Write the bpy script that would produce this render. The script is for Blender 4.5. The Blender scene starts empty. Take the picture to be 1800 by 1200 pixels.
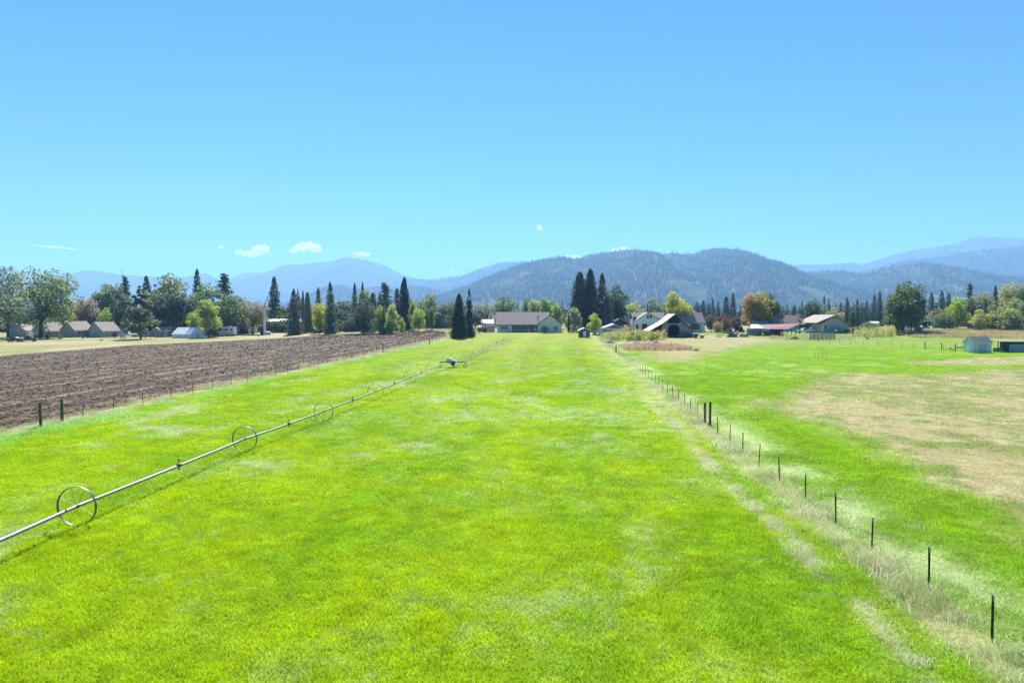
import bpy, bmesh, math, random
import numpy as np
from mathutils import Vector, Matrix, Euler
R = math.radians
SC = bpy.context.scene
COL = SC.collection
rng = np.random.default_rng(7)
random.seed(7)

# ------------------------------------------------------------------ camera, sky, sun, exposure
CAMH, FPX, HOR = 8.5, 1200.0, 553.0          # camera height (m), focal length and horizon row in photo pixels
cam_d = bpy.data.cameras.new('camera'); cam = bpy.data.objects.new('camera', cam_d); COL.objects.link(cam)
cam_d.sensor_width = 36; cam_d.lens = 24; cam_d.clip_start = 0.2; cam_d.clip_end = 60000
cam.location = (0, 0, CAMH)
cam.rotation_euler = (R(90) - math.atan((600 - HOR) / FPX), 0, 0)
SC.camera = cam
SUN_EL, SUN_AZ = 46.0, -6.0                  # azimuth measured from +Y, negative to the left
w = bpy.data.worlds.new('World'); SC.world = w; w.use_nodes = True
nt = w.node_tree; nt.nodes.clear()
sky = nt.nodes.new('ShaderNodeTexSky'); sky.sky_type = 'NISHITA'; sky.sun_disc = False
sky.sun_elevation = R(SUN_EL); sky.sun_rotation = R(SUN_AZ)
sky.altitude = 400; sky.air_density = 1.0; sky.dust_density = 0.0; sky.ozone_density = 3.0
hsv = nt.nodes.new('ShaderNodeMix'); hsv.data_type = 'RGBA'; hsv.blend_type = 'MULTIPLY'; hsv.inputs[0].default_value = 1
hsv.inputs[7].default_value = (0.135, 0.585, 1.0, 1)
bg = nt.nodes.new('ShaderNodeBackground'); bg.inputs[1].default_value = 0.051
out = nt.nodes.new('ShaderNodeOutputWorld')
nt.links.new(sky.outputs[0], hsv.inputs[6]); nt.links.new(hsv.outputs[2], bg.inputs[0]); nt.links.new(bg.outputs[0], out.inputs[0])
sun_d = bpy.data.lights.new('sun', 'SUN'); sun = bpy.data.objects.new('sun', sun_d); COL.objects.link(sun)
sun_d.energy = 5.0; sun_d.angle = R(0.5); sun_d.color = (1.0, 0.95, 0.86)
sdir = Vector((math.sin(R(SUN_AZ)) * math.cos(R(SUN_EL)), math.cos(R(SUN_AZ)) * math.cos(R(SUN_EL)), math.sin(R(SUN_EL))))
sun.rotation_euler = sdir.to_track_quat('Z', 'Y').to_euler()
SC.view_settings.view_transform = 'Standard'; SC.view_settings.look = 'None'
SC.view_settings.exposure = 1.45; SC.view_settings.gamma = 1.0; SC.view_settings.use_curve_mapping = False
SC.render.engine = 'CYCLES'
cy = SC.cycles
cy.max_bounces = 6; cy.diffuse_bounces = 3; cy.glossy_bounces = 2; cy.transmission_bounces = 4; cy.volume_bounces = 2
cy.transparent_max_bounces = 8; cy.use_denoising = True
try: cy.denoiser = 'OPENIMAGEDENOISE'
except Exception: pass

# ------------------------------------------------------------------ terrain
def vnoise(x, y, seed=0):
    x = np.asarray(x, float); y = np.asarray(y, float)
    xi = np.floor(x).astype(np.int64); yi = np.floor(y).astype(np.int64)
    fx = x - xi; fy = y - yi; fx = fx * fx * (3 - 2 * fx); fy = fy * fy * (3 - 2 * fy)
    def h(a, b):
        n = (a * 374761393 + b * 668265263 + seed * 982451653) & 0x7fffffff
        n = ((n ^ (n >> 13)) * 1274126177) & 0x7fffffff
        return ((n ^ (n >> 16)) & 0xffff) / 65535.0
    return (h(xi, yi) * (1 - fx) + h(xi + 1, yi) * fx) * (1 - fy) + (h(xi, yi + 1) * (1 - fx) + h(xi + 1, yi + 1) * fx) * fy
def fbm(x, y, seed=0, o=4):
    s = 0; a = .5; t = 0
    for i in range(o):
        s = s + a * vnoise(np.asarray(x) * 2 ** i, np.asarray(y) * 2 ** i, seed + i * 17); t += a; a *= .5
    return s / t
def sst(a, b, x):
    t = np.clip((np.asarray(x, float) - a) / (b - a), 0, 1); return t * t * (3 - 2 * t)
def G(x, y):
    x = np.asarray(x, float); y = np.asarray(y, float)
    k = 0.30 + 0.70 * sst(-90, -15, x)
    d = np.clip(np.minimum(y, 285) - 60, 0, None)
    return k * 5.7e-5 * d * d + 0.10 * (vnoise(x * .07, y * .07, 5) - .5)
def gz(x, y): return float(G(x, y))
def at(px, py):
    """ground point seen at photo pixel (px, py)"""
    dx = (px - 900) / FPX
    lo, hi = 3.0, 2000.0
    f = lambda Y: (CAMH - (py - HOR) / FPX * Y) - gz(dx * Y, Y)
    Y = lo
    while Y < hi and f(Y) > 0: Y *= 1.02
    a, b = Y / 1.02, Y
    for _ in range(30):
        m = (a + b) / 2
        if f(m) > 0: a = m
        else: b = m
    return Vector((dx * a, a, gz(dx * a, a)))
def on(px, Y):
    x = (px - 900) / FPX * Y
    return Vector((x, Y, gz(x, Y)))
def zat(py, Y): return CAMH + (HOR - py) / FPX * Y

# ------------------------------------------------------------------ object helpers
def tag(o, label=None, cat=None, group=None, kind=None):
    if label: o['label'] = label
    if cat: o['category'] = cat
    if group: o['group'] = group
    if kind: o['kind'] = kind
    return o
def empty(name, loc, rz=0, label=None, cat=None, group=None):
    o = bpy.data.objects.new(name, None); COL.objects.link(o)
    o.empty_display_size = .3; o.location = loc; o.rotation_euler = (0, 0, rz)
    return tag(o, label, cat, group)
def link(name, me, parent=None, loc=None, rot=None, scl=None, color=None):
    o = bpy.data.objects.new(name, me); COL.objects.link(o)
    if parent is not None: o.parent = parent
    if loc is not None: o.location = loc
    if rot is not None: o.rotation_euler = rot
    if scl is not None: o.scale = scl
    if color is not None: o.color = (*color, 1)
    return o
def copy_tree(o, parent=None):
    c = o.copy(); COL.objects.link(c)
    if parent is not None: c.parent = parent; c.matrix_parent_inverse = o.matrix_parent_inverse
    for ch in list(o.children): copy_tree(ch, c)
    return c
def raw_mesh(name, v, f, m=None, smooth=False):
    me = bpy.data.meshes.new(name)
    v = np.asarray(v, np.float32)
    if isinstance(f, np.ndarray):
        n, k = f.shape
        me.vertices.add(len(v)); me.vertices.foreach_set('co', v.ravel())
        me.loops.add(n * k); me.loops.foreach_set('vertex_index', f.astype(np.int32).ravel())
        me.polygons.add(n); me.polygons.foreach_set('loop_start', np.arange(0, n * k, k, dtype=np.int32))
        me.update(calc_edges=True)
    else:
        me.from_pydata([tuple(map(float, a)) for a in v], [], f)
    if m is not None: me.materials.append(m)
    if smooth: me.polygons.foreach_set('use_smooth', [True] * len(me.polygons))
    me.validate(); me.update()
    return me
class MB:
    """collects shapes, becomes ONE mesh"""
    def __init__(s): s.v = []; s.f = []
    def add(s, v, f):
        b = len(s.v); s.v += [tuple(a) for a in v]; s.f += [tuple(i + b for i in q) for q in f]; return s
    def box(s, x0, x1, y0, y1, z0, z1):
        return s.add([(x0, y0, z0), (x1, y0, z0), (x1, y1, z0), (x0, y1, z0), (x0, y0, z1), (x1, y0, z1), (x1, y1, z1), (x0, y1, z1)],
                     [(0, 3, 2, 1), (4, 5, 6, 7), (0, 1, 5, 4), (1, 2, 6, 5), (2, 3, 7, 6), (3, 0, 4, 7)])
    def prism(s, prof, a0, a1, axis='y'):
        """closed profile of (u, z) extruded along axis"""
        n = len(prof)
        g = (lambda u, z, a: (u, a, z)) if axis == 'y' else (lambda u, z, a: (a, u, z))
        v = [g(u, z, a0) for u, z in prof] + [g(u, z, a1) for u, z in prof]
        f = [tuple(range(n)), tuple(range(2 * n - 1, n - 1, -1))] + [(i, i + n, (i + 1) % n + n, (i + 1) % n) for i in range(n)]
        return s.add(v, f)
    def slab(s, a, b, c, d, t):
        """quad a b c d thickened downward by t"""
        p = [Vector(q) for q in (a, b, c, d)]
        q = [x - Vector((0, 0, t)) for x in p]
        return s.add(p + q, [(0, 1, 2, 3), (7, 6, 5, 4), (0, 4, 5, 1), (1, 5, 6, 2), (2, 6, 7, 3), (3, 7, 4, 0)])
    def tube(s, p, q, r, r2=None, n=8, cap=True):
        p = Vector(p); q = Vector(q); r2 = r if r2 is None else r2
        d = (q - p).normalized(); u = d.orthogonal().normalized(); w_ = d.cross(u)
        v = []
        for c, rr in ((p, r), (q, r2)):
            for i in range(n):
                t = 2 * math.pi * i / n; v.append(c + (u * math.cos(t) + w_ * math.sin(t)) * rr)
        f = [(i, (i + 1) % n, (i + 1) % n + n, i + n) for i in range(n)]
        if cap: f += [tuple(range(n - 1, -1, -1)), tuple(range(n, 2 * n))]
        return s.add(v, f)
    def path(s, pts, radii, n=6):
        for i in range(len(pts) - 1): s.tube(pts[i], pts[i + 1], radii[i], radii[i + 1], n, cap=(i == 0 or i == len(pts) - 2))
        return s
    def ring(s, c, axis, r, w_, t, n=24):
        """flat hoop: radius r, width w_ along axis, thickness t"""
        c = Vector(c); ax = Vector(axis).normalized(); u = ax.orthogonal().normalized(); w2 = ax.cross(u)
        v = []; f = []
        for i in range(n):
            a = 2 * math.pi * i / n; d = u * math.cos(a) + w2 * math.sin(a)
            for rr, k in ((r, -.5), (r, .5), (r - t, .5), (r - t, -.5)): v.append(c + d * rr + ax * (w_ * k))
        for i in range(n):
            a = 4 * i; b = 4 * ((i + 1) % n)
            for k in range(4): f.append((a + k, b + k, b + (k + 1) % 4, a + (k + 1) % 4))
        return s.add(v, f)
    def dome(s, c, rx, ry, rz, n=10, m=5):
        c = Vector(c); v = []; f = []
        for j in range(m):
            ph = math.pi / 2 * j / m
            for i in range(n):
                a = 2 * math.pi * i / n
                v.append(c + Vector((rx * math.cos(ph) * math.cos(a), ry * math.cos(ph) * math.sin(a), rz * math.sin(ph))))
        v.append(c + Vector((0, 0, rz)))
        for j in range(m - 1):
            for i in range(n): f.append((j * n + i, j * n + (i + 1) % n, (j + 1) * n + (i + 1) % n, (j + 1) * n + i))
        for i in range(n): f.append(((m - 1) * n + i, (m - 1) * n + (i + 1) % n, m * n))
        return s.add(v, f)
    def mesh(s, name, m=None, smooth=False): return raw_mesh(name, s.v, s.f, m, smooth)
    def build(s, name, m=None, parent=None, smooth=False, bevel=0, **k):
        me = s.mesh(name, m, smooth)
        bm = bmesh.new(); bm.from_mesh(me); bmesh.ops.recalc_face_normals(bm, faces=bm.faces)
        if bevel: bmesh.ops.bevel(bm, geom=list(bm.edges), offset=bevel, segments=2, affect='EDGES', clamp_overlap=True)
        bm.to_mesh(me); bm.free()
        return link(name, me, parent, **k)

# ------------------------------------------------------------------ materials
MATS = {}
def mat(name, col, rough=.7, metal=0, var=.12, scale=3.0, bump=0.0, spec=.3, alpha=None):
    if name in MATS: return MATS[name]
    m = bpy.data.materials.new(name); m.use_nodes = True; t = m.node_tree; L = t.links
    b = t.nodes['Principled BSDF']; b.inputs['Roughness'].default_value = rough; b.inputs['Metallic'].default_value = metal
    b.inputs['Specular IOR Level'].default_value = spec
    tc = t.nodes.new('ShaderNodeTexCoord'); n = t.nodes.new('ShaderNodeTexNoise'); n.inputs['Scale'].default_value = scale; n.inputs['Detail'].default_value = 6
    L.new(tc.outputs['Object'], n.inputs['Vector'])
    r = t.nodes.new('ShaderNodeMapRange'); r.inputs[3].default_value = 1 - var * 2; r.inputs[4].default_value = 1 + var * 2
    L.new(n.outputs['Fac'], r.inputs[0])
    mx = t.nodes.new('ShaderNodeMix'); mx.data_type = 'RGBA'; mx.blend_type = 'MULTIPLY'; mx.inputs[0].default_value = 1
    mx.inputs[6].default_value = (*col, 1); L.new(r.outputs[0], mx.inputs[7]); L.new(mx.outputs[2], b.inputs['Base Color'])
    if bump:
        bp = t.nodes.new('ShaderNodeBump'); bp.inputs['Strength'].default_value = bump; bp.inputs['Distance'].default_value = .05
        n2 = t.nodes.new('ShaderNodeTexNoise'); n2.inputs['Scale'].default_value = scale * 6; L.new(tc.outputs['Object'], n2.inputs['Vector'])
        L.new(n2.outputs['Fac'], bp.inputs['Height']); L.new(bp.outputs[0], b.inputs['Normal'])
    MATS[name] = m; return m
def stripes(name, col, axis='Z', pitch=.2, depth=.25, rough=.7, metal=0, var=.1):
    """boards, laps or metal ribs as fine relief and slight tone"""
    if name in MATS: return MATS[name]
    m = mat(name, col, rough, metal, var, 1.2); t = m.node_tree; L = t.links
    b = t.nodes['Principled BSDF']; tc = [n for n in t.nodes if n.type == 'TEX_COORD'][0]
    w_ = t.nodes.new('ShaderNodeTexWave'); w_.bands_direction = axis; w_.inputs['Scale'].default_value = .314 / pitch; w_.wave_profile = 'SAW'
    w_.inputs['Distortion'].default_value = .15
    L.new(tc.outputs['Object'], w_.inputs['Vector'])
    bp = t.nodes.new('ShaderNodeBump'); bp.inputs['Strength'].default_value = depth; bp.inputs['Distance'].default_value = .03
    L.new(w_.outputs['Fac'], bp.inputs['Height']); L.new(bp.outputs[0], b.inputs['Normal'])
    return m
def leafmat(name, trans=.38, attr=None, rand=.8, up=0.0):
    m = bpy.data.materials.new(name); m.use_nodes = True; t = m.node_tree; L = t.links; t.nodes.clear()
    o = t.nodes.new('ShaderNodeOutputMaterial'); d = t.nodes.new('ShaderNodeBsdfDiffuse'); tr = t.nodes.new('ShaderNodeBsdfTranslucent')
    mx = t.nodes.new('ShaderNodeMixShader'); mx.inputs[0].default_value = trans
    g = t.nodes.new('ShaderNodeNewGeometry')
    if attr:
        c = t.nodes.new('ShaderNodeAttribute'); c.attribute_type = 'INSTANCER'; c.attribute_name = attr; cs = c.outputs['Color']
    else:
        c = t.nodes.new('ShaderNodeObjectInfo'); cs = c.outputs['Color']
    r = t.nodes.new('ShaderNodeMapRange'); r.inputs[3].default_value = 1 - rand / 2; r.inputs[4].default_value = 1 + rand / 2
    L.new(g.outputs['Random Per Island'], r.inputs[0])
    mm = t.nodes.new('ShaderNodeMix'); mm.data_type = 'RGBA'; mm.blend_type = 'MULTIPLY'; mm.inputs[0].default_value = 1
    L.new(cs, mm.inputs[6]); L.new(r.outputs[0], mm.inputs[7])
    L.new(mm.outputs[2], d.inputs[0]); L.new(mm.outputs[2], tr.inputs[0])
    if up:      # blades and leaves share the light of the sward they stand in: soften each face's normal towards the sky
        va = t.nodes.new('ShaderNodeVectorMath'); va.operation = 'ADD'; va.inputs[1].default_value = (0, 0, up); vn = t.nodes.new('ShaderNodeVectorMath'); vn.operation = 'NORMALIZE'
        L.new(g.outputs['Normal'], va.inputs[0]); L.new(va.outputs[0], vn.inputs[0]); L.new(vn.outputs[0], d.inputs['Normal'])
    L.new(d.outputs[0], mx.inputs[1]); L.new(tr.outputs[0], mx.inputs[2]); L.new(mx.outputs[0], o.inputs[0])
    MATS[name] = m; return m
LEAF = leafmat('foliage', .48, up=.9); NEEDLE = leafmat('needles', .28, up=.5); GRASS = leafmat('grass_blades', .5, 'tint', .5, 1.2)
FARLEAF = leafmat('far_foliage', .35, 'tint', .5, .4)
BARK = mat('bark', (.085, .065, .05), .9, bump=.6, scale=2)
WHITE = mat('white_paint', (.80, .79, .78), .5, var=.05)
DARK = mat('dark_steel', (.03, .03, .032), .5, var=.2)
GALV = mat('galvanised_steel', (.42, .44, .46), .38, .75, .08)
RUST = mat('rusty_steel', (.10, .07, .055), .7, .3, .2)
WOODP = mat('weathered_post_wood', (.10, .085, .07), .9, bump=.8, scale=4, var=.25)
GLASS = mat('window_glass', (.025, .032, .04), .08, var=.1, spec=.7)
RUBBER = mat('rubber', (.02, .02, .02), .85)
CONC = mat('concrete', (.38, .37, .35), .9, bump=.3)

def scatter(name, pts, rot, scl, pick, tint, sources, label=None, cat=None, kind='stuff', structure=None):
    """one object whose points carry instances of the sources (geometry nodes)"""
    n = len(pts)
    me = bpy.data.meshes.new(name); me.vertices.add(n); me.vertices.foreach_set('co', np.asarray(pts, np.float32).ravel())
    for nm, typ, a, key in (('rot', 'FLOAT_VECTOR', rot, 'vector'), ('scl', 'FLOAT_VECTOR', scl, 'vector'), ('pick', 'INT', pick, 'value'), ('tint', 'FLOAT_COLOR', tint, 'color')):
        at_ = me.attributes.new(nm, typ, 'POINT')
        at_.data.foreach_set(key, np.asarray(a, np.int32 if typ == 'INT' else np.float32).ravel())
    o = link(name, me); tag(o, label, cat, None, kind)
    c = bpy.data.collections.new(name + '_pieces')
    for i, (sm) in enumerate(sources):
        so = bpy.data.objects.new('%s_piece_%02d' % (name, i), sm); c.objects.link(so)
    ng = bpy.data.node_groups.new(name + '_nodes', 'GeometryNodeTree')
    ng.interface.new_socket('Geometry', in_out='INPUT', socket_type='NodeSocketGeometry')
    ng.interface.new_socket('Geometry', in_out='OUTPUT', socket_type='NodeSocketGeometry')
    N = ng.nodes.new; gi = N('NodeGroupInput'); go = N('NodeGroupOutput'); ci = N('GeometryNodeCollectionInfo')
    ci.inputs['Collection'].default_value = c; ci.inputs['Separate Children'].default_value = True; ci.inputs['Reset Children'].default_value = True
    iop = N('GeometryNodeInstanceOnPoints'); iop.inputs['Pick Instance'].default_value = True
    def na(nm, ty):
        q = N('GeometryNodeInputNamedAttribute'); q.data_type = ty; q.inputs['Name'].default_value = nm; return q.outputs['Attribute']
    L = ng.links
    L.new(gi.outputs[0], iop.inputs['Points']); L.new(ci.outputs[0], iop.inputs['Instance'])
    L.new(na('pick', 'INT'), iop.inputs['Instance Index']); L.new(na('rot', 'FLOAT_VECTOR'), iop.inputs['Rotation']); L.new(na('scl', 'FLOAT_VECTOR'), iop.inputs['Scale'])
    L.new(iop.outputs[0], go.inputs[0])
    md = o.modifiers.new('scatter', 'NODES'); md.node_group = ng
    return o
# ------------------------------------------------------------------ field lines (traced on the ground)
RF = [at(*p) for p in [(1760, 1142), (1631, 1034), (1537, 974), (1466, 916), (1414, 878), (1371, 847), (1336, 822), (1307, 799), (1284, 780), (1264, 765),
      (1236, 747), (1200, 713), (1181, 699), (1160, 682), (1136, 662), (1110, 641), (1083, 621), (1065, 606), (1048, 592)]]
LF = [at(*p) for p in [(-150, 790), (30, 757), (67, 750), (107, 742), (160, 731), (209, 719), (292, 703), (364, 687), (421, 675), (540, 648), (673, 618), (755, 602), (795, 593)]]
def lin(line):
    ys = np.array([p.y for p in line]); xs = np.array([p.x for p in line])
    c = np.polyfit(ys, xs, 2)
    y0, y1 = ys.min(), ys.max()
    def f(y):
        y = np.asarray(y, float); yc = np.clip(y, y0, y1)
        return np.polyval(c, yc) + np.where(y < y0, (2 * c[0] * y0 + c[1]) * (y - y0), 0) + np.where(y > y1, (2 * c[0] * y1 + c[1]) * (y - y1), 0)
    return f
XR = lin(RF); XL = lin(LF)
YEND_L = LF[-1].y; YEND_R = RF[-1].y
PLOW_END = 262.0
_pl = [at(-200, 648), at(0, 626), at(250, 606), at(450, 597)]
def XP(y):
    """far (left) edge of the ploughed field"""
    ys = [-60, _pl[0].y, _pl[1].y, _pl[2].y, _pl[3].y, PLOW_END]; xs = [_pl[0].x, _pl[0].x, _pl[1].x, _pl[2].x, _pl[3].x, -62]
    return np.interp(y, ys, xs)
def XF(y):
    """near (right) edge of the ploughed field"""
    y = np.asarray(y, float)
    base = XL(np.minimum(y, YEND_L)) - 1.7
    return np.where(y > YEND_L, base - (y - YEND_L) * .12, base)

# dry patch of the right paddock and dry yard, as polygons on the ground
def poly_sd(x, y, poly):
    """signed distance (positive inside) to a polygon"""
    x = np.asarray(x, float); y = np.asarray(y, float); P = np.array([(p.x, p.y) for p in poly]); n = len(P)
    d = np.full(x.shape, 1e9); ins = np.zeros(x.shape, bool)
    for i in range(n):
        ax, ay = P[i]; bx, by = P[(i + 1) % n]
        t = np.clip(((x - ax) * (bx - ax) + (y - ay) * (by - ay)) / ((bx - ax) ** 2 + (by - ay) ** 2 + 1e-9), 0, 1)
        d = np.minimum(d, np.hypot(x - ax - t * (bx - ax), y - ay - t * (by - ay)))
        c = ((ay > y) != (by > y)) & (x < (bx - ax) * (y - ay) / (by - ay + 1e-12) + ax); ins ^= c
    return np.where(ins, d, -d)
DRY1 = [at(*p) for p in [(1352, 716), (1400, 688), (1440, 664), (1500, 652), (1600, 662), (1680, 655), (1800, 648), (2300, 640), (2300, 1150), (1990, 1060), (1800, 950), (1690, 888), (1600, 838), (1520, 795), (1430, 752)]]
DRY2 = [at(*p) for p in [(1085, 598), (1130, 618), (1130, 628), (1180, 638), (1235, 632), (1300, 612), (1345, 605), (1390, 597), (1250, 588), (1100, 588)]]
DRY3 = [at(*p) for p in [(1580, 636), (1700, 630), (1900, 622), (1900, 642), (1700, 643), (1600, 642)]]

LUSH = np.array((.196, .282, .004)); GREEN = np.array((.138, .242, .007)); PALE = np.array((.33, .39, .20)); TAN = np.array((.285, .258, .14))
COOL = np.array((.085, .20, .055)); BRIGHT = np.array((.125, .222, .013)); OLIVE = np.array((.21, .21, .085)); SOIL = np.array((.080, .063, .048)); STRAW = np.array((.27, .215, .15))
def mixc(a, b, t): return a * (1 - t[..., None]) + b * t[..., None]
def cover(x, y, fine=1.0):
    """albedo of the ground cover at (x, y); returns rgb and a 0..1 'dry stalk' amount"""
    x = np.asarray(x, float); y = np.asarray(y, float)
    xr = XR(y); xl = XL(y); one = np.ones(x.shape + (3,))
    # pasture: long streaks along the field, lush and greener patches, pale seed-head patches
    u = x - xr * .9
    n1 = fbm(u * .16, y * .055, 11); n2 = fbm(x * .5, y * .32, 23); n3 = fbm(u * .30, y * .16, 31); n4 = fbm(x * 2.6, y * 1.7, 37, 3)
    c = mixc(one * GREEN, one * LUSH, sst(.36, .60, n1 * .55 + n2 * .45))
    pal = sst(.50, .72, n3 * .65 + n2 * .35) * (.35 + .65 * sst(18, 60, y)) * (1 - .55 * sst(75, 150, y))
    pal = np.maximum(pal, sst(.42, .66, n3 * .6 + n4 * .4) * np.exp(-((y - 62) / 20) ** 2) * sst(-26, 6, x) * .9)      # weedy belt
    wl = x - (-24.3 + (y - 33) * .155)
    pal = np.maximum(pal, sst(.45, .7, n2) * np.exp(-(wl / 2.2) ** 2) * sst(40, 60, y) * .8)
    c = mixc(c, one * COOL, pal * .6 * sst(.3, .6, n4)); c = mixc(c, one * PALE, pal * sst(.46, .66, n4) * .95)
    mow = .5 + .5 * np.sin((x - xr) * .62 + .4 * np.sin(y * .05))
    c = c * (1 - .16 * mow * sst(40, 130, y))[..., None]
    c = mixc(c, one * np.array((.20, .235, .045)), sst(.5, .8, fbm(u * .1, y * .02, 77)) * sst(90, 150, y) * .6)
    c = mixc(c, one * np.array((.22, .235, .05)), sst(120, 240, y) * .55)
    # pale trodden track left of the right fence
    tr = np.exp(-((x - xr + 2.6 + .35 * np.sin(y * .21)) / (.20 + .22 * n2)) ** 2) * sst(.36, .56, n2 * .5 + n4 * .5) * (1 - sst(58, 90, y))
    c = mixc(c, one * np.array((.36, .36, .21)), tr * .65)
    # dry fringe along both fences
    fr = np.exp(-((x - xr + .35) / (.55 + .55 * n2)) ** 2); c = mixc(c, one * np.array((.33, .335, .16)), fr * sst(.25, .55, n4 * .5 + n2 * .5) * .9)
    fr2 = sst(1.0, 6.5, xr - x); c = mixc(c, one * np.array((.30, .33, .17)), (1 - fr2) * (x < xr) * sst(.44, .64, n2 * .5 + n4 * .5) * .65 * sst(38, 56, y))
    fl = np.exp(-((x - xl + .9) / 1.3) ** 2); c = mixc(c, one * np.array((.37, .33, .20)), fl * .9 * sst(.2, .5, n4))
    c = mixc(c, one * COOL * 1.5, np.exp(-((x - xl - 1.7) / 1.6) ** 2) * sst(.35, .6, n2) * .7)
    dry = np.clip(pal * .8 + fr + fl + tr, 0, 1)
    # right paddock
    m1 = fbm(x * .13, y * .09, 51); m2 = fbm(x * .45, y * .30, 57); m4 = fbm(x * 1.5, y * .9, 63, 3)
    d = mixc(one * BRIGHT, one * GREEN * 1.05, sst(.4, .65, m2)); d = mixc(d, one * PALE * np.array((.9, 1, .8)), sst(.58, .76, m1 * .4 + m2 * .6) * .55)
    d = mixc(d, one * PALE, np.exp(-((x - xr - 1.3) / 1.5) ** 2) * sst(.3, .6, m2) * .8)
    s1 = np.maximum(poly_sd(x, y, DRY1), poly_sd(x, y, DRY3) * 2)
    e = sst(-2.0, 2.8, s1 + (m2 - .5) * 6 + (m1 - .5) * 7)
    tan = mixc(one * TAN, one * np.array((.195, .21, .085)), sst(.42, .60, m2 * .5 + m1 * .5)); tan = mixc(tan, one * np.array((.37, .335, .205)), sst(.56, .74, m4 * .4 + m2 * .6))
    tan = mixc(tan, one * np.array((.12, .20, .04)), sst(.60, .78, fbm(x * .8, y * .5, 91)) * .8)
    d = mixc(d, tan, e)
    s2 = sst(-4, 6, poly_sd(x, y, DRY2) + (m1 - .5) * 14); d = mixc(d, mixc(one * TAN * .95, one * OLIVE * 1.15, sst(.35, .62, m1 * .5 + m2 * .5)), s2)
    far = sst(150, 185, y); d = mixc(d, mixc(one * OLIVE, one * np.array((.15, .23, .045)), sst(.35, .6, m1)), far * (1 - s2) * .6)
    c = np.where((x > xr)[..., None], d, c)
    # yards left and behind
    y1 = fbm(x * .06, y * .04, 71); y2 = fbm(x * .3, y * .15, 73)
    yard = mixc(one * np.array((.235, .225, .105)), one * np.array((.32, .275, .165)), sst(.4, .65, y1)); yard = mixc(yard, one * np.array((.16, .20, .07)), sst(.5, .7, y2))
    left = x < XF(y) + .6; c = np.where((left & ((x < XP(y)) | (y > PLOW_END)))[..., None], yard, c)
    c = np.where(((y > 252) & ~left)[..., None], mixc(one * np.array((.16, .20, .06)), one * np.array((.25, .24, .12)), sst(.4, .6, y2)), c)
    # ploughed soil with straw rows
    inp = left & (x >= XP(y)) & (y <= PLOW_END)
    v = x - XL(y)
    rowp = .5 + .5 * np.sin(v * 2 * math.pi / 4.4 + 2.2 * fbm(v * .1, y * .03, 82)); p2 = fbm(x * .7, y * .12, 83); p3 = fbm(x * 1.8, y * .9, 84, 3)
    s = mixc(one * SOIL, one * STRAW, sst(.62, .92, rowp) * sst(.38, .60, p2) * .75); s = mixc(s, one * STRAW * .9, sst(.66, .78, p3) * .35)
    s = s * (.75 + .5 * p3)[..., None]
    c = np.where(inp[..., None], s, c)
    return c, np.where(inp | left, 0, np.where(x > xr, np.clip(e * .0, 0, 1), dry))

# ------------------------------------------------------------------ the ground as four sheets sharing their borders
def col_attr(me, rgb):
    a = me.color_attributes.new('tint', 'FLOAT_COLOR', 'POINT')
    q = np.ones((len(rgb), 4), np.float32); q[:, :3] = rgb; a.data.foreach_set('color', q.ravel())
def groundmat(name, bump, sc1, sc2, contrast):
    m = bpy.data.materials.new(name); m.use_nodes = True; t = m.node_tree; L = t.links; b = t.nodes['Principled BSDF']
    b.inputs['Roughness'].default_value = .95; b.inputs['Specular IOR Level'].default_value = .1
    a = t.nodes.new('ShaderNodeAttribute'); a.attribute_name = 'tint'; tc = t.nodes.new('ShaderNodeTexCoord')
    f = None
    for s_, amp in ((sc1, contrast), (sc2, contrast * .8)):
        n = t.nodes.new('ShaderNodeTexNoise'); n.inputs['Scale'].default_value = s_; n.inputs['Detail'].default_value = 8; n.inputs['Roughness'].default_value = .7
        L.new(tc.outputs['Object'], n.inputs['Vector'])
        r = t.nodes.new('ShaderNodeMapRange'); r.inputs[1].default_value = .3; r.inputs[2].default_value = .7; r.inputs[3].default_value = 1 - amp; r.inputs[4].default_value = 1 + amp; L.new(n.outputs[0], r.inputs[0])
        if f is None: f = r.outputs[0]
        else:
            q = t.nodes.new('ShaderNodeMath'); q.operation = 'MULTIPLY'; L.new(f, q.inputs[0]); L.new(r.outputs[0], q.inputs[1]); f = q.outputs[0]
            bp = t.nodes.new('ShaderNodeBump'); bp.inputs['Strength'].default_value = bump; bp.inputs['Distance'].default_value = .15
            L.new(n.outputs[0], bp.inputs['Height']); L.new(bp.outputs[0], b.inputs['Normal'])
    mx = t.nodes.new('ShaderNodeMix'); mx.data_type = 'RGBA'; mx.blend_type = 'MULTIPLY'; mx.inputs[0].default_value = 1
    L.new(a.outputs['Color'], mx.inputs[6]); L.new(f, mx.inputs[7]); L.new(mx.outputs[2], b.inputs['Base Color'])
    return m
GM = groundmat('turf', .8, .9, 4.5, .28); GS = groundmat('tilled_soil', 1.0, 1.3, 5.0, .38)
rows = np.concatenate([np.arange(-40, 10, 5), np.arange(10, 60, .5), np.arange(60, 120, 1.), np.arange(120, 300, 2.5), 300 * 1.13 ** np.arange(0, 32)])
def span(a, b, n): return a[:, None] + (b - a)[:, None] * np.linspace(0, 1, n)[None, :]
xp, xf, xr_ = XP(rows), XF(rows), XR(np.minimum(rows, YEND_R))
xf = np.maximum(xf, xp + 3)
farL = np.full(len(rows), -9000.); nearL = np.minimum(xp - 170, -230.); nearR = np.full(len(rows), 190.)
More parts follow.
